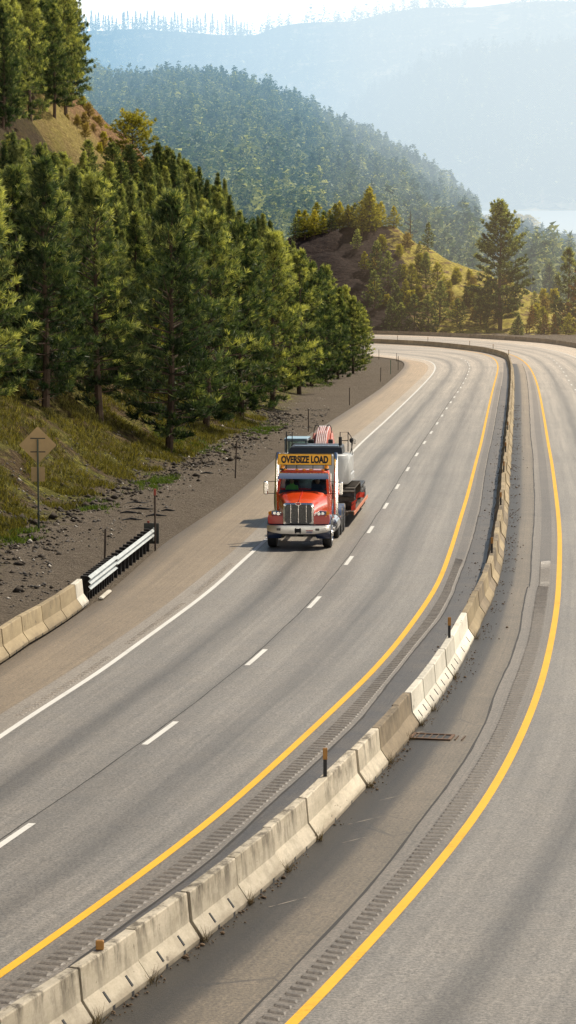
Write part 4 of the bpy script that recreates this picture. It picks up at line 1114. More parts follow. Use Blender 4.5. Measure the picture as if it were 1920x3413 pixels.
stones('pale_stones', 'scattered pale stones and scraps on the verge and lower bank', lt_, simple('pale_stone', (0.50, 0.45, 0.38), .8, var=.3), .04, .11, 6, 'stones')
# fallen sticks and tyre shreds on the verge
for k, (px_, py_, L_s, a_) in enumerate(((440, 1735, .9, 1.2), (470, 1700, 1.2, 1.35), (430, 1712, .8, 1.5), (560, 1705, .6, 1.45), (455, 1680, 1.1, 1.2), (520, 1722, .9, 1.4), (690, 1580, .7, 1.3))):
    g = ground((px_, py_)); zz = max(tz(*g)[0], road_z(g[1])-.05)
    b = MB(); dx, dy = math.sin(a_)*L_s/2, math.cos(a_)*L_s/2
    b.tube([(g[0]-dx, g[1]-dy, zz+.04), (g[0]-dx*.2, g[1]+dy*.3, zz+.08), (g[0]+dx*.4, g[1]-dy*.1, zz+.06), (g[0]+dx, g[1]+dy, zz+.03)], [.02, .05, .045, .015], 6)
    q = b.build('tyre_shred', BLK); tag(q, 'black curled tyre shred lying on the dirt verge behind the guardrail', 'tyre shred', 'tyre shreds on the verge')
# dry debris lines at the foot of the median barrier
DEB = simple('leaf_litter', (0.13, 0.085, 0.05), 0.95, var=0.5, scale=2)
dl = []
for k in range(2600):
    s = random.uniform(2, 200); q = Q(s); j = int(s/0.1); t = (BMr[min(j+5, len(BMr)-1)]-BMr[j]); t = t/np.hypot(*t); nr = np.array([t[1], -t[0]])
    side = 1 if random.random() < .72 else -1; o = .33+abs(random.gauss(0, .10))*(1+ (s > 50)*1.6)
    if mnoise.noise(Vector((s*.35, side*3, 0))) < -.05: continue
    p = q+nr*side*o; dl.append((p[0], p[1], road_z(p[1])+.012))
stones('median_debris', 'brown leaf litter and grit along the foot of the median barrier', dl, DEB, .012, .035, 9, 'litter')
dw = []
for s, side in [(js_, 1) for js_ in js if Q(js_)[1] < 75 and random.random() < .8]:
    q = Q(s); t = Q(s+.3)-q; t /= np.hypot(*t); nr = np.array([t[1], -t[0]]); 
    for _ in range(6):
        p = q+nr*(.31+random.uniform(0, .05))+t*random.uniform(-.1, .1); dw.append((p[0], p[1], road_z(p[1])))
WEED = leaf_mat('dry_weed', (0.06, 0.045, 0.025), (0.12, 0.085, 0.045), (0.22, 0.17, 0.09), .2)
blades('dry_weeds', 'thin dry weeds sprouting at the barrier joints', dw, WEED, (0.10, .28), .005, 6, 6, .04)

# ------------------------------------------------------------------ roadside furniture
def post(px, hpx, label, mat, top=None, lean=0.0, r=.035, name='delineator_post', group='thin marker posts on the verge', flat=False):
    g = ground(px); z, u = tz(*g); z = max(z, road_z(g[1])); H = hpx/FPX*g[1]
    root = empty(name, (g[0], g[1], z-.15)); root.rotation_euler = (0, lean, 0)
    b = MB(); b.tube([(0, 0, 0), (0, 0, H*.5+.15), (0, 0, H+.15)], r, 8); b.build('pole', mat, root, smooth=True)
    if top:
        MB().box(-r*1.25, r*1.25, -r*1.25, r*1.25, H-.08, H+.16, .008).build('reflector', top, root)
    tag(root, label, 'marker post', group); return root
PBR = simple('weathered_brown_post', (0.06, 0.04, 0.03), 0.7, var=.3); PRD = simple('faded_red_post', (0.30, 0.05, 0.03), 0.6); PGN = simple('green_post', (0.05, 0.12, 0.07), .6)
post((348.6, 1873.6), 114, 'brown marker post left of the guardrail, with a short shadow', PBR, lean=.03)
post((517.6, 1835), 208, 'tallest marker pole, red tipped, behind the guardrail end', PBR, PRD, r=.035)
post((500, 1790), 55, 'short leaning red stake beside the guardrail end', PRD, lean=-.08, r=.045)
post((784, 1592), 124, 'dark marker post on the verge left of the truck', PBR, lean=.04)
post((1028, 1436), 74, 'dark marker post on the verge just above the excavator', PBR)
post((1165, 1348), 56, 'dark marker post on the verge beyond the truck, below the bend', PBR)
post((1268, 1271), 46, 'brown marker post at the near edge of the bend verge', PBR, lean=.03)
post((1302, 1246), 46, 'green marker post on the verge at the bend', PGN)
post((1327, 1232), 46, 'dark marker post nearest the tip of the bend verge', PBR)
post((1322, 1204), 27, 'thin marker post behind the tip of the bend verge', PBR, r=.03)
post((1263, 1197), 32, 'thin marker post farthest left on the bend verge', PBR, r=.03)
# back of the diamond warning sign
SGB = simple('sign_back_metal', (0.46, 0.33, 0.17), 0.6, 0.2, var=.08); SPL = simple('dull_green_steel', (0.10, 0.12, 0.095), .6, .4)
g = ground((129, 1768)); z, u = tz(*g); d = g[1]; k = d/FPX
root = empty('warning_sign', (g[0], g[1], z-.2))
Hs = 272*k+.2; b = MB(); b.box(-.035, .035, -.02, .02, 0, Hs+1.45*.25, .006); b.build('post', SPL, root)
cz = Hs+.12; hd = 62*k
b = MB(); pl = []
for a in range(4):
    for da in (-.035, .035):
        th = a*PI/2+da; pl.append((hd*math.cos(th)*.985, hd*math.sin(th)*.985))
b.loft([[(x, .06, cz+y) for x, y in pl], [(x, .064, cz+y) for x, y in pl]]); b.build('sign_panel', SGB, root)
b = MB(); b.box(-.30, .30, .03, .058, cz+.25, cz+.29); b.box(-.30, .30, .03, .058, cz-.29, cz-.25); b.build('bracket', DARK, root)
b = MB(); b.box(-.27, .27, .03, .034, cz-1.45, cz-.87, .0); b.build('advisory_plaque', SGB, root)
tag(root, 'back of a diamond warning sign with small square plaque below', 'road sign')
# guardrail with stepped posts, running from the left barrier's end
ga = np.array(ground(TF([(722, 868)])[0])); A3 = TF([(735, 850), (905, 715), (1250, 420)])
G0 = np.array(ground(TF([(728, 862)])[0])); G1 = np.array(ground(TF([(1262, 420)])[0]))
dr = G1-G0; GL = float(np.hypot(*dr)); aa = -math.atan2(dr[0], dr[1])
root = empty('guardrail', (G0[0]-.12, G0[1], road_z(G0[1])), aa, -math.atan(S))
def wbeam(y0, y1, zc, zc1, hgt, b):
    prof = []
    n = 2 if hgt < .4 else 3
    for i in range(n*4+1):
        f = i/(n*4); prof.append((0.045*math.cos(f*n*2*PI+PI), (f-.5)*hgt))
    ring = lambda y, z: [(x+.10, y, z+h) for x, h in prof] + [(x+.092, y, z+h) for x, h in reversed(prof)]
    b.loft([ring(y0, zc), ring(y1, zc1)])
b = MB(); tr = GL*.36; wbeam(0, tr, .56, .56, .50, b); b.build('thrie_beam', GALV, root)
b = MB(); wbeam(tr+.002, GL*.96, .60, .60, .32, b); b.build('rail', GALV, root)
b = MB(); b.box(.06, .16, GL*.96, GL*.965+.03, .30, .80, .01); b.build('end_shoe', GALV, root)
WOOD = simple('black_creosoted_wood', (0.022, 0.018, 0.015), 0.85, var=.4)
y = .35; k = 0
while y < GL*.95:
    b = MB(); b.box(-.24, -.04, y, y+.15, -.3, .78, .008); b.box(-.038, .05, y, y+.15, .42, .76, .006); b.build('guard_post', WOOD, root)
    y += (.55 if y < tr else .98); k += 1
b = MB(); b.box(-.30, .26, GL*.97+.03, GL*.97+.08, .18, .95, .01); b.build('end_panel', simple('dark_end_panel', (.05, .055, .05), .5, .3), root)
tag(root, 'galvanised guardrail on black posts joined to the left concrete barrier', 'guardrail')
b = MB(); b.box(.28, .44, .5, 2.6, 0, .10, .04); cb = b.build('kerb_block', CONW, None); cb.location = root.location; cb.rotation_euler = root.rotation_euler
tag(cb, 'low pale concrete kerb block under the guardrail', 'kerb')
# reflectors on the median barrier
AMR = simple('amber_reflector', (0.34, 0.16, 0.03), .5); 
def reflector(px, label, full=True, group='reflector posts on the median barrier', h=.55):
    s = s_of(px); q = Q(s); z = road_z(q[1])+.748
    root = empty('reflector_post', (q[0], q[1], z)); b = MB()
    if full:
        b.box(-.034, .034, -.022, .022, 0, h*.58, .006); b.build('pole', BLK, root); MB().box(-.042, .042, -.026, .026, h*.58+.001, h*.97, .006).build('reflector', AMR, root)
    else:
        b.box(-.055, .055, -.04, .04, 0, .13, .012); b.build('housing', AMR, root); MB().box(-.055, .055, -.056, -.0505, .03, .13).build('reflector', simple('amber_face', (.62, .30, .05), .3), root)
    tag(root, label, 'reflector', group)
reflector((330, 3400), 'square amber reflector block on the second nearest barrier', False)
def refl_on(pt, label):   # given where its foot stands in the photo (on the barrier's top)
    best = min(((abs(960+FPX*q[0]/q[1]/CP*1.0-pt[0])+abs((1706.5-FPX*((q[1]*SP+(road_z(q[1])+.81)*CP)/(q[1]*CP-(road_z(q[1])+.81)*SP)))-pt[1]), s) for s, q in ((s, Q(s)) for s in np.arange(0, sB[-1]-2, .2))))
    q = Q(best[1]); gp = None
    return best[1]
def refl2(pt, label, full=True, h=.55):
    s = refl_on(pt, label); q = Q(s)
    g = (960, 0); root = empty('reflector_post', (q[0], q[1], road_z(q[1])+.748)); b = MB()
    if full:
        b.box(-.034, .034, -.022, .022, 0, h*.58, .006); b.build('pole', BLK, root); MB().box(-.042, .042, -.026, .026, h*.58+.001, h*.97, .006).build('reflector', AMR, root)
    else:
        b.box(-.055, .055, -.04, .04, 0, .13, .012); b.build('housing', AMR, root)
    tag(root, label, 'reflector', 'reflector posts on the median barrier')
for o in [o for o in COL.objects if o.name.startswith('reflector_post')]:
    for c_ in list(o.children): bpy.data.objects.remove(c_)
    bpy.data.objects.remove(o)
refl2((314, 3202), 'square amber reflector block on the top of a near barrier', False)
refl2((1093, 2577), 'black and amber reflector post nearest the camera')
refl2((1497, 2116), 'black and amber reflector post on the white barrier run')
for k, pt in enumerate([(1642, 1836), (1675, 1678), (1680, 1570), (1685, 1503), (1692, 1430)]):
    refl2(pt, '%s black reflector post on the median beyond the white run' % ['first', 'second', 'third', 'fourth', 'fifth'][k])
for k, pt in enumerate([(1697, 1182), (1649, 1166), (1570, 1153), (1430, 1141), (1327, 1134)]):
    refl2(pt, 'tiny amber reflector post on the far curved median barrier, %s from the right' % ['first', 'second', 'third', 'fourth', 'fifth'][k], h=.7)
# drain beside the brown barrier
g = ground(TG([(600, 985)])[0]); root = empty('drain', (g[0], g[1], road_z(g[1])+.004), -.22, -math.atan(S))
b = MB(); w, l = .46, .34
for x0, x1, y0, y1 in ((-w, w, -l, -l+.07), (-w, w, l-.07, l), (-w, -w+.07, -l+.07, l-.07), (w-.07, w, -l+.07, l-.07)): b.box(x0, x1, y0, y1, 0, .03, .006)
b.build('frame', simple('rusty_iron', (.16, .095, .06), .8, .3), root)
b = MB(); b.box(-w+.07, w-.07, -l+.07, l-.07, .001, .006); b.build('pit', BLK, root)
b = MB()
for k in range(8): b.box(-w+.12+k*.145, -w+.15+k*.145, -l+.07, l-.07, .008, .022)
b.build('grate', simple('rusty_bar', (.12, .08, .055), .8, .4), root)
tag(root, 'rusty drain grate in the median beside the brown barrier', 'drain')

# ------------------------------------------------------------------ the truck
TRX, TRY = ground((1001, 1823))
TH = math.radians(5.2)
def road_root(name, ly, lx=0.0):
    """an Empty on the road, LY metres behind the truck's front axle"""
    x = TRX+math.sin(TH)*ly+math.cos(TH)*lx; y = TRY+math.cos(TH)*ly-math.sin(TH)*lx
    o = empty(name, (x, y, road_z(y)+.004), 0); o.rotation_mode = 'XYZ'
    M = Matrix.Rotation(-math.atan(S), 4, 'X') @ Matrix.Rotation(-TH, 4, 'Z'); o.rotation_euler = M.to_euler(); return o
T = road_root('semi_truck', 0)
def wheel(parent, x, y, r=.52, w=.28, rim=CHR, dual=False, out=1):
    """x = outer face side sign * half track centre"""
    b = MB(); prof = [(-w/2, r*.60), (-w/2, r*.90), (-w/2+.03, r*.975), (-w/2+.07, r), (w/2-.07, r), (w/2-.03, r*.975), (w/2, r*.90), (w/2, r*.60)]
    b.lathe((0, 0, 0), 'x', prof, 28); t = b.build('wheel', BLK, parent, angle=35); t.location = (x, y, r)
    b = MB(); s = out
    if dual: b.lathe((0, 0, 0), 'x', [(s*w*.50, r*.60), (s*w*.42, r*.58), (s*w*.05, r*.50), (s*w*.04, r*.22), (s*w*.40, r*.20), (s*w*.45, r*.10)], 22)
    else: b.lathe((0, 0, 0), 'x', [(s*w*.50, r*.60), (s*w*.55, r*.56), (s*w*.38, r*.50), (s*w*.42, r*.25), (s*w*.60, r*.20), (s*w*.64, r*.10)], 22)
    b.build('rim', rim, t, angle=35); return t
for s in (-1, 1):
    wheel(T, s*1.03, 0, .52, .33, CHR, False, s)
for ya in (5.0, 6.35):
    for s in (-1, 1):
        wheel(T, s*1.08, ya, .51, .26, CHR, True, s); wheel(T, s*.78, ya, .51, .25, DARK, True, s)
wheel(T, 1.05, 3.75, .48, .28, CHR, True, 1); wheel(T, -1.05, 3.75, .48, .28, CHR, True, -1)
# frame rails
b = MB()
for s in (-1, 1): b.box(s*.43-.04, s*.43+.04, -.5, 7.3, .62, .90, .01)
b.box(-.95, .95, -.06, .06, .44, .56, .02); b.box(-.15, .15, -.15, .15, .40, .62, .05)
for ya in (5.0, 6.35): b.box(-.7, .7, ya-.1, ya+.1, .40, .60, .04)
b.box(-.40, .40, -.55, 1.8, .50, .95, .05)
b.build('chassis', DARK, T)
# hood: lofted, narrow at the grille, wide at the cowl
def sec(y, hw, zt, zb, cr, hs):
    """cross-section, half width hw at the top shoulder, hs lower"""
    pts = [(-hs, zb), (-hs, zb+(zt-zb)*.45), (-hw*1.02, zt-.14), (-hw*.86, zt-.03), (-hw*.45, zt+cr*.7), (0, zt+cr), (hw*.45, zt+cr*.7), (hw*.86, zt-.03), (hw*1.02, zt-.14), (hs, zb+(zt-zb)*.45), (hs, zb)]
    return [(x, y, z) for x, z in pts]
b = MB(); b.loft([sec(-.80, .53, 1.66, .95, .04, .56), sec(-.55, .57, 1.72, .92, .045, .60), sec(.1, .68, 1.80, .92, .05, .70), sec(.75, .80, 1.90, .92, .05, .82), sec(1.12, .90, 1.97, .95, .05, .93)])
b.build('hood', ORG, T, angle=50)
b = MB(); b.box(-.012, .012, -.60, 1.05, 1.80, 1.815); 
b.add([(-.012, -.7, 1.765), (.012, -.7, 1.765), (.012, 1.1, 2.04), (-.012, 1.1, 2.04), (-.012, -.7, 1.70), (.012, -.7, 1.70), (.012, 1.1, 2.0), (-.012, 1.1, 2.0)], [(0, 1, 2, 3), (0, 4, 5, 1), (0, 3, 7, 4), (1, 5, 6, 2)])
b.build('hood_seam', RED, T)
# grille: chrome surround, dark mesh, chrome bars
def rrect(hw, z0, z1, r, y, n=5, crown=0):
    pts = []
    for cx, cz, a0 in ((hw-r, z1-r, 0), (-hw+r, z1-r, PI/2), (-hw+r, z0+r, PI), (hw-r, z0+r, 3*PI/2)):
        for k in range(n+1):
            a = a0+PI/2*k/n; x = cx+r*math.cos(a); z = cz+r*math.sin(a); pts.append((x, y, z+(crown*(1-(x/hw)**2) if z > (z0+z1)/2 else 0)))
    return pts
b = MB(); o1 = rrect(.565, .90, 1.70, .09, -.86, 5, .035); i1 = rrect(.50, .965, 1.645, .10, -.875, 5, .03); i2 = rrect(.50, .965, 1.645, .10, -.80, 5, .03); o2 = rrect(.575, .90, 1.705, .09, -.78, 5, .035)
b.loft([o2, o1, i1, i2], cap=False); gs = b.build('grille_surround', CHR, T, angle=40)
m, nt, out = newmat('grille_mesh'); tc = N(nt, 'TexCoord'); wv = N(nt, 'TexVoronoi', Scale=38.0); L_(nt, tc.outputs['Object'], wv.inputs['Vector'])
c = ramp(nt, wv.outputs['Distance'], [(0.2, (0.05, .05, .05)), (0.6, (0.13, .13, .125))]); bsdf(nt, out, c, .5, .4)
b = MB(); b.loft([rrect(.50, .965, 1.645, .10, -.81, 5, .03), rrect(.50, .965, 1.645, .10, -.79, 5, .03)]); b.build('grille_screen', m, T)
for k in range(3):
    b = MB(); b.box(-.29+.29*k-.016, -.29+.29*k+.016, -.845, -.812, .972, 1.665, .008); b.build('grille_bar', CHR, T)
# emblem: red oval in chrome, script-like stroke
EMR = simple('emblem_red', (.45, .01, .015), .3, coat=.6)
b = MB(); ov = lambda a, c_, y: [(a*math.cos(2*PI*k/24), y, 1.685+c_*math.sin(2*PI*k/24)) for k in range(24)]
b.loft([ov(.115, .052, -.885), ov(.115, .052, -.862)]); em = b.build('emblem', CHR, T)
b = MB(); b.loft([ov(.098, .038, -.889), ov(.098, .038, -.886)]); b.build('emblem_field', EMR, em)
b = MB(); b.tube([(-.075, -.892, 1.68), (-.045, -.892, 1.70), (-.03, -.892, 1.672), (0, -.892, 1.69), (.02, -.892, 1.675), (.045, -.892, 1.69), (.075, -.892, 1.682)], .005, 5); b.build('emblem_script', CHR, em)
# bumper, with tow hook, lamps and plate
def bsec(x, y, z0=.56, z1=.90): return [(x, y, z0+.02), (x, y-.02, z0), (x, y-.055, z0+.01), (x, y-.075, (z0+z1)/2), (x, y-.055, z1-.01), (x, y-.02, z1), (x, y, z1-.02)]
xs_ = [-1.19, -1.13, -1.0, -.6, 0, .6, 1.0, 1.13, 1.19]; ys_ = [-.62, -.80, -.90, -.96, -.98, -.96, -.90, -.80, -.62]; zb_ = [.68, .66, .63, .57, .56, .57, .63, .66, .68]
b = MB(); b.loft([bsec(x, y, zb) for x, y, zb in zip(xs_, ys_, zb_)]); b.build('bumper', STEEL, T, angle=35)
for s in (-1, 1):
    b = MB(); b.box(s*.72-.075, s*.72+.075, -1.035, -.99, .70, .79, .01); b.build('fog_light', simple('fog_lens', (.12, .12, .12), .15, .3), T)
b = MB(); b.box(-.12, .12, -1.10, -1.056, .64, .78, .02); b.box(-.11, -.06, -1.11, -1.056, .60, .80, .015); b.box(.06, .11, -1.11, -1.056, .60, .80, .015); b.box(-.04, .04, -1.13, -1.10, .66, .76, .01); b.build('tow_hook', BLK, T)
b = MB(); b.box(.30, .56, -1.052, -1.046, .59, .72, .003); lp_ = b.build('licence_plate', simple('plate_white', (.72, .66, .62), .5), T)
b = MB(); b.box(.30, .56, -1.055, -1.053, .695, .72); b.build('plate_band', simple('plate_red', (.5, .06, .05), .5), lp_)
b = MB()
for k in range(6): b.box(.325+k*.037, .347+k*.037, -1.055, -1.053, .62, .675)
b.build('plate_characters', simple('plate_dark', (.05, .08, .25), .5), lp_)
# fenders with headlights
for s in (-1, 1):
    b = MB(); rings = []
    for a in np.linspace(-.12, PI*.92, 15):
        r_i, r_o = .60, .66
        y = -math.cos(a)*(.64); z = .60+math.sin(a)*.66
        rings.append([(s*.62, y*1.22, z*.98), (s*.66, y*1.24, z), (s*1.10, y*1.22, z-.02), (s*1.18, y*1.14, z-.09), (s*1.175, y*1.08, z-.14), (s*.68, y*1.05, z-.14)])
    b.loft(rings); b.build('fender', BLU, T, angle=40)
    # painted nose panel below the lamp
    b = MB()
    P1 = [(s*.57, -.80, .93), (s*1.12, -.745, .93), (s*1.16, -.70, 1.12), (s*1.13, -.72, 1.26), (s*.57, -.78, 1.30)]; P2 = [(x, y+.22, z) for x, y, z in P1]
    b.loft([P1, P2]); b.build('nose_panel', RED, T, angle=30)
    b = MB(); P1 = [(s*.585, -.812, 1.225), (s*.98, -.79, 1.225), (s*1.05, -.74, 1.30), (s*1.0, -.66, 1.405), (s*.80, -.70, 1.425), (s*.60, -.80, 1.33)]; P2 = [(x, y+.25, z) for x, y, z in P1]; b.loft([P1, P2])
    hl_ = b.build('headlight', glass_mat('headlamp_glass_%s' % ('a' if s > 0 else 'b'), (.75, .78, .8)), T, angle=30)
    b = MB(); b.lathe((s*.76, -.76, 1.31), 'y', [(-.03, .062), (.02, .045), (.06, .02)], 16); b.lathe((s*.90, -.73, 1.32), 'y', [(-.03, .058), (.02, .045), (.06, .02)], 16)
    P1 = [(s*.60, -.72, 1.235), (s*1.0, -.68, 1.235), (s*1.02, -.62, 1.38), (s*.80, -.64, 1.41), (s*.62, -.72, 1.33)]; b.loft([P1, [(x, y+.02, z) for x, y, z in P1]])
    b.build('lamp_reflector', simple('lamp_silver', (.8, .8, .8), .2, .9), hl_)
    b = MB(); P1 = [(s*1.0, -.76, 1.20), (s*1.12, -.70, 1.21), (s*1.14, -.64, 1.36), (s*1.03, -.67, 1.40)]; b.loft([P1, [(x, y+.08, z) for x, y, z in P1]]); b.build('turn_signal', AMB, T)
# cab
b = MB()
cab = lambda z, yf, hw, yb=2.62, r=.10: [(-hw, yf+r, z), (-hw+r, yf, z), (hw-r, yf, z), (hw, yf+r, z), (hw, yb-r, z), (hw-r, yb, z), (-hw+r, yb, z), (-hw, yb-r, z)]
b.loft([cab(.98, 1.14, 1.00), cab(1.9, 1.14, 1.01)], cap=True)
b.build('cab', ORG, T, angle=40)
b = MB(); b.loft([cab(2.60, 1.52, .93, r=.12), cab(2.68, 1.52, .93, r=.14), cab(2.76, 1.62, .87, 2.5, r=.16)]); b.build('cab_roof', ORG, T, angle=50)
for s in (-1, 1):
    b = MB(); b.loft([[(s*1.005, 1.15, 1.9), (s*.91, 1.13, 1.9), (s*.93, 1.26, 1.9), (s*1.005, 1.26, 1.9)], [(s*.925, 1.55, 2.6), (s*.84, 1.54, 2.6), (s*.85, 1.64, 2.6), (s*.925, 1.64, 2.6)]]); b.build('windscreen_pillar', ORG, T, angle=40)
    b = MB(); b.loft([[(s*1.005, 2.02, 1.9), (s*.94, 2.02, 1.9), (s*.94, 2.62, 1.9), (s*1.005, 2.62, 1.9)], [(s*.925, 2.05, 2.6), (s*.87, 2.05, 2.6), (s*.87, 2.6, 2.6), (s*.925, 2.6, 2.6)]])
    b.build('rear_pillar', ORG, T, angle=40)
b = MB(); b.add([(-.91, 1.165, 1.95), (.91, 1.165, 1.95), (.84, 1.545, 2.60), (-.84, 1.545, 2.60), (0, 1.13, 1.95), (0, 1.51, 2.60)], [(0, 4, 5, 3), (4, 1, 2, 5)]); b.build('windscreen', GLASS, T)
b = MB(); b.box(-.92, .92, 1.12, 1.17, 1.90, 1.96, .01); b.build('windscreen_seal', BLK, T)
for s in (-1, 1):
    b = MB(); b.add([(s*.985, 1.27, 1.92), (s*.985, 2.02, 1.92), (s*.915, 2.05, 2.58), (s*.915, 1.64, 2.58)], [(0, 1, 2, 3)]); dw_ = b.build('side_window', GLASS, T)
b = MB(); b.add([(-.80, 2.56, 2.0), (.80, 2.56, 2.0), (.76, 2.56, 2.5), (-.76, 2.56, 2.5)], [(0, 1, 2, 3)]); b.build('rear_window', GLASS, T)
b = MB(); b.box(-.95, .95, 2.52, 2.60, 1.88, 2.0); b.box(-.93, .93, 2.52, 2.60, 2.5, 2.62); b.build('cab_rear', ORG, T)
INT = simple('cab_interior_dark', (.035, .035, .04), .8)
b = MB(); b.box(-.90, .90, 1.18, 1.55, 1.78, 2.03, .03); b.build('dashboard', INT, T)
for s in (-1, 1):
    b = MB(); b.box(s*.50-.25, s*.50+.25, 1.95, 2.15, 1.6, 2.35, .05); b.box(s*.50-.25, s*.50+.25, 1.65, 2.1, 1.45, 1.65, .04); b.build('seat', INT, T)
b = MB(); b.lathe((.50, 1.60, 2.02), 'y', [(-.012, .21), (.012, .21), (.012, .185), (-.012, .185), (-.012, .21)], 20); b.build('steering_wheel', BLK, T)
# sun visor, roof lights, beacons
b = MB(); b.loft([[(x, y, z) for x, y, z in ((-w_, yy, zz), (w_, yy, zz), (w_, yy+.03, zz+.02), (-w_, yy+.03, zz+.02))] for w_, yy, zz in ((.96, 1.20, 2.46), (.94, 1.34, 2.60), (.92, 1.50, 2.66))]); b.build('sun_visor', CHR, T, angle=50)
for k in range(5):
    x = [-.72, -.26, 0, .26, .72][k]; b = MB(); b.ball((x, 1.66, 2.775), .05, 8, (1.4, 1, .8)); b.build('marker_light', AMB, T, smooth=True)
for s in (-1, 1):
    b = MB(); b.cyl((s*.84, 1.80, 2.79), 'z', .10, .06, 16); b.build('beacon_base', DARK, T)
    b = MB(); b.lathe((s*.84, 1.80, 2.82), 'z', [(0, .085), (.07, .085), (.12, .06), (.13, .02)], 16); b.build('beacon', AMB, T, angle=50)
# headache frame and oversize sign
b = MB(); 
for x in (-.70, -.02-.29, .02+.29, .70): b.box(x-.014, x+.014, 1.985, 2.015, 2.74, 3.0)
b.build('sign_bracket', DARK, T)
SGY = simple('sign_yellow', (1.0, .52, .03), .45, var=.05)
b = MB(); b.box(-1.03, 1.03, 1.94, 1.98, 2.93, 3.365, .004); sg_ = b.build('warning_banner', SGY, T)
b = MB(); e = .018
for x0, x1, z0, z1 in ((-1.03, 1.03, 2.93, 2.93+e), (-1.03, 1.03, 3.365-e, 3.365), (-1.03, -1.03+e, 2.93+e, 3.365-e), (1.03-e, 1.03, 2.93+e, 3.365-e)): b.box(x0, x1, 1.930, 1.9385, z0, z1)
b.build('banner_border', BLK, sg_)
fc = bpy.data.curves.new('banner_lettering', 'FONT'); fc.body = 'OVERSIZE LOAD'; fc.align_x = 'CENTER'; fc.align_y = 'CENTER'; fc.size = .42; fc.extrude = .003; fc.offset = .022
tmp = bpy.data.objects.new('banner_lettering', fc); link(tmp); bpy.context.view_layer.update()
dg = bpy.context.evaluated_depsgraph_get(); me = bpy.data.meshes.new_from_object(tmp.evaluated_get(dg)); bpy.data.objects.remove(tmp)
co = np.empty(len(me.vertices)*3); me.vertices.foreach_get('co', co); co = co.reshape(-1, 3); w0 = co[:, 0].max()-co[:, 0].min(); h0 = co[:, 1].max()-co[:, 1].min()
c2 = np.stack([(co[:, 0]-(co[:, 0].max()+co[:, 0].min())/2)*1.80/w0, 1.936-co[:, 2], (co[:, 1]-(co[:, 1].max()+co[:, 1].min())/2)*.29/h0+3.148], 1)
me.vertices.foreach_set('co', c2.ravel()); me.update(); me.materials.clear(); me.materials.append(BLK)
lt = bpy.data.objects.new('banner_lettering', me); link(lt); lt.parent = sg_
# exhaust stacks, mirrors, air cleaners
for s in (-1, 1):
    b = MB(); b.tube([(s*1.13, 2.75, 1.0), (s*1.13, 2.75, 2.2), (s*1.13, 2.75, 2.5), (s*1.13, 2.75, 3.05), (s*1.12, 2.78, 3.22), (s*1.10, 2.86, 3.32)], [.10, .10, .075, .075, .08, .085], 14); b.build('exhaust_stack', CHR, T, smooth=True)
    b = MB(); b.box(s*1.42-.085, s*1.42+.085, 1.20, 1.30, 1.86, 2.36, .035); mr = b.build('mirror', CHR, T, angle=40)
    b = MB(); b.tube([(s*1.0, 1.35, 1.90), (s*1.42, 1.27, 1.90)], .014, 6); b.tube([(s*.98, 1.55, 2.35), (s*1.42, 1.27, 2.33)], .012, 6); b.build('mirror_arm', DARK, mr)
    b = MB(); b.box(s*1.42-.075, s*1.42+.075, 1.301, 1.306, 1.90, 2.32); b.build('mirror_glass', simple('mirror_glass', (.5, .55, .6), .05, 1.), mr)
    b = MB(); b.box(min(s*.995, s*1.012), max(s*.995, s*1.012), 1.32, 2.15, 1.05, 1.88, .004); dr_ = b.build('door', ORG, T); MB().box(min(s*1.0125, s*1.03), max(s*1.0125, s*1.03), 1.98, 2.08, 1.62, 1.65).build('handle', CHR, dr_)
    b = MB(); b.cyl((s*.98, 2.35, .66), 'y', .31, 1.5, 24); b.build('fuel_tank', CHR, T, angle=40)
    b = MB(); b.box(s*.98-.20, s*.98+.20, 1.25, 1.6, .45, .62, .02); b.build('step', STEEL, T)
    b = MB(); b.tube([(s*1.18, -.80, .95), (s*1.24, -.80, 1.60)], .008, 5); b.build('antenna', CHR, T) if False else None
b = MB(); b.box(-.55, .55, 4.6, 6.4, .91, 1.0, .02); b.build('fifth_wheel', DARK, T)
b = MB(); b.box(-.95, .95, 2.85, 2.93, .95, 2.55, .02); b.build('headache_rack', STEEL, T)
for s in (-1, 1):
    for ya in (5.0, 6.35):
        b = MB(); rings = []
        for a in np.linspace(.25, PI-.25, 9):
            y = ya-math.cos(a)*.64; z = .52+math.sin(a)*.60; rings.append([(s*.62, y, z), (s*1.22, y, z), (s*1.22, y, z+.012), (s*.62, y, z+.012)])
        b.loft(rings); b.build('rear_fender', CHR, T, angle=60)
tag(T, 'orange and red semi truck with chrome grille under an oversize load banner', 'truck')

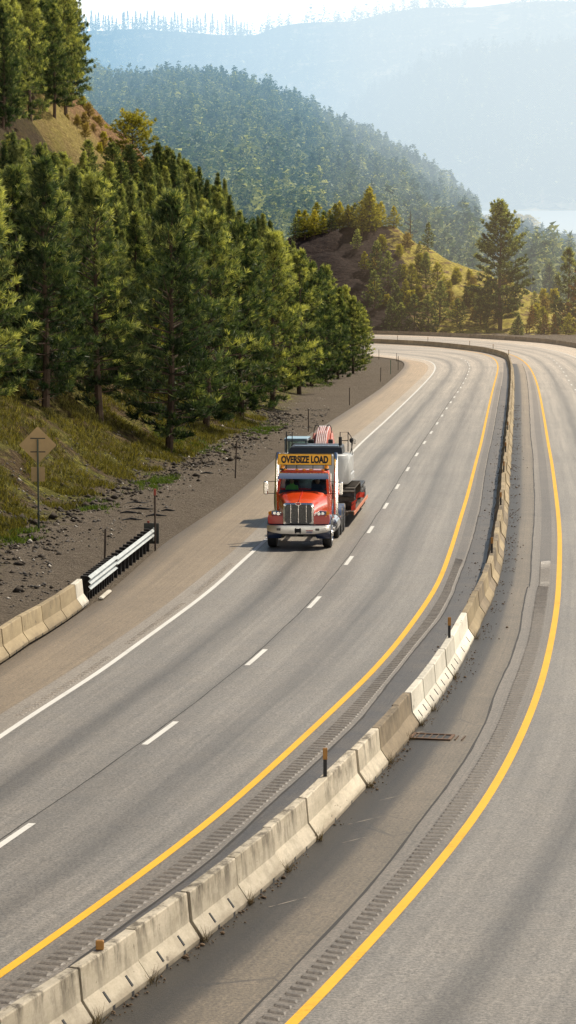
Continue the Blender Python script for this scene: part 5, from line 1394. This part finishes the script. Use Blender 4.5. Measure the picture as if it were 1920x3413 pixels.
# ---- people in the cab
def person(parent_root, x, y, z, mats, label, arm_fwd=.35):
    root = empty('person', (0, 0, 0))
    me = bpy.data.meshes.new('body'); 
    J = {'pel': (0, 0, 0), 'wai': (0, -.02, .18), 'che': (0, 0, .38), 'nk': (0, -.01, .54), 'hd': (0, -.03, .64), 'ht': (0, -.02, .76),
         'sl': (-.17, 0, .47), 'el': (-.24, -.12, .24), 'hl': (-.12, -arm_fwd, .26), 'sr': (.17, 0, .47), 'er': (.24, -.12, .24), 'hr': (.12, -arm_fwd, .26),
         'tl': (-.11, -.25, .02), 'kl': (-.13, -.45, .02), 'tr': (.11, -.25, .02), 'kr': (.13, -.45, .02), 'fl': (-.13, -.48, -.4), 'fr': (.13, -.48, -.4)}
    E_ = [('pel', 'wai'), ('wai', 'che'), ('che', 'nk'), ('nk', 'hd'), ('hd', 'ht'), ('che', 'sl'), ('sl', 'el'), ('el', 'hl'), ('che', 'sr'), ('sr', 'er'), ('er', 'hr'), ('pel', 'tl'), ('tl', 'kl'), ('kl', 'fl'), ('pel', 'tr'), ('tr', 'kr'), ('kr', 'fr')]
    R_ = {'pel': .15, 'wai': .14, 'che': .17, 'nk': .055, 'hd': .09, 'ht': .075, 'sl': .07, 'sr': .07, 'el': .045, 'er': .045, 'hl': .035, 'hr': .035, 'tl': .085, 'tr': .085, 'kl': .06, 'kr': .06, 'fl': .045, 'fr': .045}
    ks = list(J); me.from_pydata([J[k] for k in ks], [(ks.index(a), ks.index(b)) for a, b in E_], []); me.update()
    # (root vertex first: pelvis)
    o = bpy.data.objects.new('body', me); link(o); sk = o.modifiers.new('Skin', 'SKIN'); o.modifiers.new('Sub', 'SUBSURF').render_levels = 1
    lay = me.skin_vertices[0] if me.skin_vertices else None
    if lay is None:
        bpy.context.view_layer.objects.active = o
        me.attributes  # skin layer is added by the modifier
    if me.skin_vertices:
        for k, v in zip(ks, me.skin_vertices[0].data): v.radius = (R_[k], R_[k]*.8); v.use_root = (k == 'pel')
    me.materials.append(mats[0]); o.parent = root
    sk_m = mats[1]
    b = MB(); b.ball((0, -.045, .68), .098, 14, (.82, 1.0, 1.22)); b.ball((0, -.145, .665), .018, 6, (.8, 1, 1.3))
    for s in (-1, 1): b.ball((s*.082, -.03, .67), .022, 6, (.5, .8, 1.2))
    b.build('head', sk_m, root, smooth=True)
    b = MB(); b.ball((0, -.02, .73), .102, 12, (.84, 1.0, .85)); b.build('hair', mats[2], root, smooth=True)
    for s in (-1, 1):
        b = MB(); b.box(s*.12-.035, s*.12+.035, -arm_fwd-.07, -arm_fwd+.02, .245, .275, .012)
        for f in range(4): b.tube([(s*.12-.026+f*.017, -arm_fwd-.06, .262), (s*.12-.026+f*.017, -arm_fwd-.11, .262), (s*.12-.026+f*.017, -arm_fwd-.125, .235)], .008, 6)
        b.tube([(s*.12-s*.03, -arm_fwd-.02, .262), (s*.12-s*.06, -arm_fwd-.06, .275)], .009, 6)
        b.build('hand', sk_m, root)
    M = parent_root.matrix_world if False else Matrix.Translation(parent_root.location) @ parent_root.rotation_euler.to_matrix().to_4x4()
    root.location = M @ Vector((x, y, z)); root.rotation_euler = parent_root.rotation_euler
    tag(root, label, 'person'); return root
SKIN = simple('skin', (.42, .26, .19), .6); HV = simple('hi_vis_green', (.25, .75, .06), .7); SH = simple('dark_shirt', (.03, .035, .05), .8); HAIR = simple('brown_hair', (.05, .03, .02), .8); CAPW = simple('pale_cap', (.45, .47, .5), .8)
person(T, -.48, 1.86, 1.66, (HV, SKIN, HAIR), 'person in a green high visibility vest in the passenger seat')
person(T, .50, 1.86, 1.66, (SH, SKIN, CAPW), 'person in dark clothes and pale cap driving the truck')

# ---- trailer
TL = road_root('lowboy_trailer', 5.7, -.12)
b = MB(); b.box(-.55, .55, -.6, 1.2, 1.02, 1.25, .03); b.box(-.70, .70, 1.0, 2.0, 1.05, 1.35, .03)
b.add([(-.6, 1.6, 1.30), (.6, 1.6, 1.30), (.6, 2.9, .62), (-.6, 2.9, .62), (-.6, 1.6, 1.05), (.6, 1.6, 1.05), (.6, 2.9, .42), (-.6, 2.9, .42)], [(0, 1, 2, 3), (4, 7, 6, 5), (0, 4, 5, 1), (1, 5, 6, 2), (2, 6, 7, 3), (3, 7, 4, 0)])
b.build('gooseneck', DARK, TL)
b = MB(); b.box(-1.30, 1.30, 2.9, 12.2, .42, .60, .02); 
for s in (-1, 1): b.box(s*1.42-.12, s*1.42+.12, 3.0, 10.8, .52, .60, .01)
b.build('deck', simple('trailer_deck', (.10, .07, .05), .7), TL)
b = MB(); b.box(1.545, 1.575, 3.0, 12.0, .44, .58); b.build('side_rail', simple('rail_orange', (.72, .25, .12), .5), TL)
for ya in (11.4, 12.7, 14.0):
    for s in (-1, 1): wheel(TL, s*1.12, ya, .42, .42, STEEL, True, s)
b = MB(); b.box(-1.28, 1.28, 11.0, 14.8, .86, 1.0, .02); b.build('rear_deck', DARK, TL)
b = MB(); b.tube([(1.50, 3.3, .6), (1.62, 3.3, 1.05)], .015, 6); b.build('flag_staff', DARK, TL)
FLG = simple('orange_red_flag', (.90, .09, .05), .7)
b = MB(); vv = []
for i in range(7):
    for j in range(5): vv.append((1.62+.34*i/6, 3.3+.05*math.sin(i*1.3+j*.5), 1.25-.22*j/4+.06*math.sin(i*.8)+.03*i))
b.add(vv, [(i*5+j, i*5+j+1, i*5+j+6, i*5+j+5) for i in range(6) for j in range(4)]); b.build('flag', FLG, TL)
b = MB(); b.add([(1.44, 3.05, .62), (1.62, 3.05, .66), (1.62, 3.05, .98), (1.44, 3.05, .80)], [(0, 1, 2, 3)]); b.add([(1.46, 3.04, .86), (1.66, 3.04, 1.02), (1.68, 3.04, 1.12), (1.46, 3.04, .96)], [(0, 1, 2, 3)]); b.build('warning_flag', FLG, TL)
tag(TL, 'low trailer with red flags hitched behind the truck, carrying the excavator', 'trailer')

# ---- excavator, its back to the truck
EX = road_root('excavator', 9.3, -.24); EX.location.z += .50
# tracks
for s in (-1, 1):
    cx = s*1.28; b = MB(); hw = .37; Lt = 4.2; hh = .50
    path = []
    for a in np.linspace(PI/2, 3*PI/2, 9): path.append((.48+math.cos(a)*.48, hh+math.sin(a)*hh*.98))
    for a in np.linspace(-PI/2, PI/2, 9): path.append((Lt-.48+math.cos(a)*.48, hh+math.sin(a)*hh*.98))
    P_ = np.array(path+[path[0]]); sl_ = arclen(P_); nsh = 46
    for k in range(nsh):
        t0 = sl_[-1]*(k+.06)/nsh; t1 = sl_[-1]*(k+.94)/nsh
        q0 = [np.interp(t0, sl_, P_[:, c]) for c in (0, 1)]; q1 = [np.interp(t1, sl_, P_[:, c]) for c in (0, 1)]
        dy, dz = q1[0]-q0[0], q1[1]-q0[1]; L1 = math.hypot(dy, dz); ny, nz = dz/L1, -dy/L1
        ny, nz = (ny, nz) if (ny*(q0[0]-Lt/2)+nz*(q0[1]-hh)) > 0 else (-ny, -nz)
        A_ = [(q0[0], q0[1]), (q1[0], q1[1]), (q1[0]-ny*.05, q1[1]-nz*.05), (q0[0]-ny*.05, q0[1]-nz*.05)]
        b.loft([[(cx-hw, y, z+.02) for y, z in A_], [(cx+hw, y, z+.02) for y, z in A_]])
        g0 = (q0[0]+ny*.03, q0[1]+nz*.03); b.loft([[(cx-hw, q0[0], q0[1]+.02), (cx-hw, g0[0], g0[1]+.02), (cx-hw, q0[0]+dy*.15, q0[1]+dz*.15+.02)], [(cx+hw, q0[0], q0[1]+.02), (cx+hw, g0[0], g0[1]+.02), (cx+hw, q0[0]+dy*.15, q0[1]+dz*.15+.02)]])
    tk = b.build('track', simple('track_steel', (.10, .085, .07), .6, .5, var=.4), EX)
    b = MB(); b.prism([(.35, .25), (Lt-.35, .25), (Lt-.2, .5), (Lt-.45, .78), (.45, .78), (.2, .5)], cx-.16, cx+.16); b.build('track_frame', WBK, tk)
    for k in range(6): MB().cyl((cx+s*.20, .75+k*.54, .22), 'x', .12, .12, 14).build('roller', DARK, tk)
b = MB(); b.box(-.9, .9, 1.2, 3.0, .45, .80, .05); b.cyl((0, 2.1, .95), 'z', .75, .26, 28); b.build('undercarriage', WBK, EX)
# upper structure
b = MB(); arc = []
for k in range(13):
    a = PI+PI*k/12; arc.append((1.40*math.cos(a)*(1.0 if abs(math.cos(a)) < .99 else 1), 1.0+math.sin(a)*1.15))
def cwring(z, sc_, dy): return [(max(-1.40, min(1.40, x*1.12))*sc_, (y-1.0)*sc_+1.0+dy, z) for x, y in arc]+[(1.40*sc_, 1.6, z), (-1.40*sc_, 1.6, z)]
b.loft([cwring(1.12, .96, .06), cwring(1.20, 1.0, 0), cwring(2.10, 1.0, 0), cwring(2.30, .97, .03), cwring(2.36, .92, .08)]); b.build('counterweight', GRY, EX, angle=40)
b = MB(); b.box(-1.38, 1.38, 1.605, 4.2, 1.10, 1.45, .04); b.box(.35, 1.36, 1.605, 4.0, 1.46, 2.20, .06); b.build('upper_frame', GRY, EX)
b = MB(); b.loft([[(-1.12, .55, 2.365), (1.12, .55, 2.365), (1.12, 2.2, 2.365), (-1.12, 2.2, 2.365)], [(-1.02, .62, 2.62), (1.08, .62, 2.62), (1.08, 2.15, 2.66), (-1.02, 2.15, 2.66)], [(-.98, .72, 2.66), (1.02, .72, 2.66), (1.02, 2.10, 2.70), (-.98, 2.10, 2.70)]]); b.build('engine_cover', WBK, EX)
b = MB(); b.box(-.85, .95, .70, .82, 2.665, 2.70, .01); b.build('cover_trim', simple('pale_trim', (.45, .6, .75), .3, .3), EX)
b = MB(); b.cyl((.98, 1.3, 2.85), 'z', .07, .34, 14); b.build('exhaust_pipe', BLK, EX, angle=40)
# operator cab
CBX0, CBX1, CY0, CY1 = -1.42, -.48, 2.25, 3.95
b = MB(); b.box(CBX0, CBX1, CY0, CY1, 1.46, 1.95, .03)
for x in (CBX0, CBX1-.08):
    for y in (CY0, CY1-.08): b.box(x, x+.08, y, y+.08, 1.95, 2.76, .01)
b.box(CBX0-.02, CBX1+.02, CY0-.02, CY1+.04, 2.761, 2.86, .03); cb_ = b.build('operator_cab', simple('cab_teal_blue', (.035, .08, .11), .35, coat=.4), EX)
b = MB(); b.box(CBX0-.01, CBX1+.01, CY0-.01, CY1+.02, 2.861, 2.89, .01); b.build('cab_roof', simple('cab_roof_blue', (.30, .45, .55), .4), cb_)
GL2 = glass_mat('cab_glass', (.55, .75, .78))
b = MB(); b.add([(CBX0+.08, CY0+.03, 1.96), (CBX1-.08, CY0+.03, 1.96), (CBX1-.08, CY0+.03, 2.75), (CBX0+.08, CY0+.03, 2.75)], [(0, 1, 2, 3)]); b.add([(CBX0+.08, CY1-.04, 1.96), (CBX1-.08, CY1-.04, 1.96), (CBX1-.08, CY1-.04, 2.75), (CBX0+.08, CY1-.04, 2.75)], [(0, 1, 2, 3)])
b.add([(CBX1-.03, CY0+.08, 1.96), (CBX1-.03, CY1-.08, 1.96), (CBX1-.03, CY1-.08, 2.75), (CBX1-.03, CY0+.08, 2.75)], [(0, 1, 2, 3)]); b.build('cab_window', GL2, cb_)
b = MB(); b.box(-1.2, -.7, 2.9, 3.05, 1.96, 2.65, .05); b.box(-1.2, -.7, 2.6, 3.05, 1.955, 2.05, .04); b.build('seat', INT, cb_)
# boom with pipes, folded over the back
BM1 = simple('coral_boom_paint', (.62, .17, .12), .4, coat=.3); PIP = simple('pale_pink_pipe', (.88, .74, .70), .25, .2)
b = MB(); pth = [(2.6, 1.45), (3.3, 2.1), (4.4, 2.65), (5.6, 2.85), (6.8, 2.6), (8.2, 2.0)]; th_ = [.26, .32, .36, .34, .28, .20]; rings = []
for k, ((y, z), t) in enumerate(zip(pth, th_)):
    y0, z0 = pth[max(0, k-1)]; y1, z1 = pth[min(len(pth)-1, k+1)]; dl_ = math.hypot(y1-y0, z1-z0); ny, nz = -(z1-z0)/dl_, (y1-y0)/dl_; w_ = .27
    rings.append([(-w_, y-ny*t, z-nz*t), (w_, y-ny*t, z-nz*t), (w_, y+ny*t, z+nz*t), (-w_, y+ny*t, z+nz*t)])
b.loft(rings); bm_ = b.build('boom', BM1, EX, angle=50)
for k in range(6):
    x = -.20+.08*k; b = MB(); pts = []
    for (y, z), t, kk in zip(pth[:5], th_[:5], range(5)):
        y0, z0 = pth[max(0, kk-1)]; y1, z1 = pth[min(len(pth)-1, kk+1)]; dl_ = math.hypot(y1-y0, z1-z0); pts.append((x, y-(z1-z0)/dl_*(t+.05), z+(y1-y0)/dl_*(t+.05)))
    b.tube(pts, .026, 6); b.build('hydraulic_pipe', PIP, bm_)
for s in (-1, 1):
    b = MB(); b.tube([(s*.38, 3.2, 1.7), (s*.40, 4.0, 2.35), (s*.36, 4.7, 2.95)], [.09, .09, .06], 10); b.build('boom_cylinder', BM1, bm_, smooth=True)
    b = MB(); b.tube([(s*.12+.03*math.cos(a)*0+s*.13*(1-math.cos(a)), 4.6+.1*math.sin(a), 3.0+.33*math.sin(a)) for a in np.linspace(0, PI, 11)], .02, 6); b.build('hydraulic_hose', BLK, bm_, smooth=True)
    b = MB(); b.box(s*.40-.10, s*.40+.10, 3.55, 3.75, 2.60, 2.78, .03); b.build('work_light', BLK, bm_)
# stick and bucket behind, lowered to the deck
b = MB(); b.loft([[(-.18, 8.0, 2.4), (.18, 8.0, 2.4), (.18, 8.5, 2.2), (-.18, 8.5, 2.2)], [(-.14, 6.6, .75), (.14, 6.6, .75), (.14, 6.9, .6), (-.14, 6.9, .6)]]); b.build('stick', BM1, EX)
b = MB(); b.prism([(6.3, .1), (7.2, .05), (7.4, .5), (7.0, .85), (6.5, .75), (6.55, .4), (6.9, .3)], -.5, .5); b.build('bucket', DARK, EX)
# handrails and mirror lamp
b = MB(); b.tube([(-1.22, .95, 2.36), (-1.22, .95, 3.22), (-.98, .95, 3.22), (-.98, .95, 2.6)], .018, 6); b.tube([(-1.22, .95, 2.36), (-1.22, .95, 3.25)], .03, 6); b.build('handrail', BLK, EX)
b = MB(); b.tube([(.95, 1.6, 2.4), (.95, 1.6, 3.20), (1.28, 1.6, 3.20), (1.28, 1.6, 2.4)], .022, 6); b.tube([(.95, 1.6, 2.85), (1.28, 1.6, 2.85)], .018, 6); b.tube([(1.28, 1.6, 3.20), (1.36, 2.4, 2.95), (1.40, 2.4, 2.2)], .02, 6); b.build('handrail', BLK, EX)
b = MB(); b.tube([(1.36, 1.7, 2.3), (1.47, 1.7, 2.75), (1.58, 1.7, 2.72)], .016, 6); b.build('lamp_arm', BLK, EX)
b = MB(); b.ball((1.44, 1.6, 2.86), .11, 10); b.build('lamp_housing', BLK, EX, smooth=True)
b = MB(); b.cyl((1.54, 1.55, 2.85), 'y', .09, .06, 14); b.build('lamp_lens', simple('lamp_lens', (.75, .72, .65), .2), EX)
b = MB(); b.box(-.12+1.0, .0+1.0, -.168, -.160, 1.70, 1.90); b.build('decal', simple('pale_decal', (.6, .7, .78), .5), EX) if False else None
tag(EX, 'grey and coral excavator chained backwards on the low trailer', 'excavator')

# ------------------------------------------------------------------ haze in the valley (volumes that glow by emission)
def volume(name, verts, faces, dens, col, emis, label):
    m, nt, out = newmat(name+'_air')
    a = N(nt, 'VolumeAbsorption', Density=dens); a.inputs[0].default_value = (0, 0, 0, 1)
    e = N(nt, 'Emission'); e.inputs[0].default_value = (*col, 1); e.inputs[1].default_value = emis*dens  # emission stands in for light scattered by the haze
    ad = N(nt, 'AddShader'); L_(nt, a.outputs[0], ad.inputs[0]); L_(nt, e.outputs[0], ad.inputs[1]); L_(nt, ad.outputs[0], out.inputs['Volume'])
    o = mesh_obj(name, verts, faces, m); o['kind'] = 'stuff'; tag(o, label, 'haze'); return o
def boxvf(x0, x1, y0, y1, z0, z1):
    v = [(x, y, z) for z in (z0, z1) for y in (y0, y1) for x in (x0, x1)]
    return v, [(0, 2, 3, 1), (4, 5, 7, 6), (0, 1, 5, 4), (2, 6, 7, 3), (0, 4, 6, 2), (1, 3, 7, 5)]
v, f = boxvf(-4000, 4000, 705, 5850, -120, 480)
volume('haze', v, f, 1/3300., (0.48, 0.76, 0.98), 1.0, 'blue morning haze filling the valley')
# brighter haze, its sun glow put in as emission, thickening to the right
v = [(60, 1700, -110), (500, 760, -110), (2600, 5500, -110), (-420, 5840, -110), (60, 1700, 470), (500, 760, 470), (2600, 5500, 470), (-420, 5840, 470)]
volume('haze', v, [(0, 3, 2, 1), (4, 5, 6, 7), (0, 1, 5, 4), (1, 2, 6, 5), (2, 3, 7, 6), (3, 0, 4, 7)], 1/6400., (1.5, 1.38, 1.18), 1.1, 'bright glowing haze on the right of the valley')

# low warm haze over the bend, glow added by emission; right of the pine stand
zt, zl = 75, -60
v = [(17, 130, zl), (300, 130, zl), (330, 695, zl), (6, 695, zl), (17, 130, zt), (300, 130, zt), (330, 695, zt), (6, 695, zt)]
volume('haze', v, [(0, 3, 2, 1), (4, 5, 6, 7), (0, 1, 5, 4), (1, 2, 6, 5), (2, 3, 7, 6), (3, 0, 4, 7)], 1/9500., (1.9, 1.4, .9), 1.0, 'warm golden haze over the bend of the road')

# ------------------------------------------------------------------ light, sky, camera
GLOW = 7.0
SUN_EL, SUN_AZ = math.radians(50), math.radians(42)     # azimuth to the right of straight ahead
sv = Vector((math.sin(SUN_AZ)*math.cos(SUN_EL), math.cos(SUN_AZ)*math.cos(SUN_EL), math.sin(SUN_EL)))
sl = bpy.data.lights.new('sun', 'SUN'); sl.energy = 5.3; sl.angle = math.radians(.5); sl.color = (1.0, .90, .74)
so = bpy.data.objects.new('sun', sl); link(so); so.rotation_euler = sv.to_track_quat('Z', 'Y').to_euler(); so.location = (50, 60, 80)
w = bpy.data.worlds.new('World'); sc.world = w; w.use_nodes = True; nt = w.node_tree; nt.nodes.clear()
sk = nt.nodes.new('ShaderNodeTexSky'); sk.sky_type = 'NISHITA'; sk.sun_disc = False; sk.sun_elevation = SUN_EL; sk.sun_rotation = SUN_AZ; sk.dust_density = 3.0; sk.air_density = 1.2; sk.altitude = 600
bg = nt.nodes.new('ShaderNodeBackground'); bg.inputs[1].default_value = 0.060; wo = nt.nodes.new('ShaderNodeOutputWorld'); nt.links.new(sk.outputs[0], bg.inputs[0])
# milky glow low in the sky, strongest under the sun
tc = N(nt, 'TexCoord'); sp_ = N(nt, 'SeparateXYZ'); L_(nt, tc.outputs['Generated'], sp_.inputs[0])
dt = nt.nodes.new('ShaderNodeVectorMath'); dt.operation = 'DOT_PRODUCT'; L_(nt, tc.outputs['Generated'], dt.inputs[0]); dt.inputs[1].default_value = (math.sin(SUN_AZ), math.cos(SUN_AZ), 0)
el_ = math_(nt, 'POWER', math_(nt, 'SUBTRACT', 1.0, math_(nt, 'ABSOLUTE', sp_.outputs['Z'])), 22.0)
az_ = math_(nt, 'POWER', math_(nt, 'MAXIMUM', dt.outputs['Value'], 0.0), 2.0)
gl_ = math_(nt, 'MULTIPLY', el_, math_(nt, 'MULTIPLY_ADD', az_, GLOW, 15.0))
bg2 = N(nt, 'Background'); bg2.inputs[0].default_value = (1.0, .88, .70, 1); L_(nt, gl_, bg2.inputs[1])
ad_ = N(nt, 'AddShader'); L_(nt, bg.outputs[0], ad_.inputs[0]); L_(nt, bg2.outputs[0], ad_.inputs[1]); L_(nt, ad_.outputs[0], wo.inputs[0])
cam = bpy.data.cameras.new('camera'); co_ = bpy.data.objects.new('camera', cam); link(co_); sc.camera = co_
co_.location = (0, 0, 0); co_.rotation_euler = (PI/2-PITCH, 0, 0); cam.sensor_fit = 'VERTICAL'; cam.sensor_height = 36; cam.sensor_width = 36*576/1024; cam.lens = FPX/3413*36
cam.clip_start = 1; cam.clip_end = 30000
sc.view_settings.view_transform = 'Standard'; sc.view_settings.look = 'None'; sc.view_settings.exposure = 0
sc.render.engine = 'CYCLES'; cy = sc.cycles; cy.max_bounces = 5; cy.diffuse_bounces = 2; cy.glossy_bounces = 3; cy.transmission_bounces = 3; cy.transparent_max_bounces = 24; cy.volume_bounces = 0
cy.use_denoising = True; cy.use_adaptive_sampling = True; cy.adaptive_threshold = 0.02; cy.sample_clamp_indirect = 6
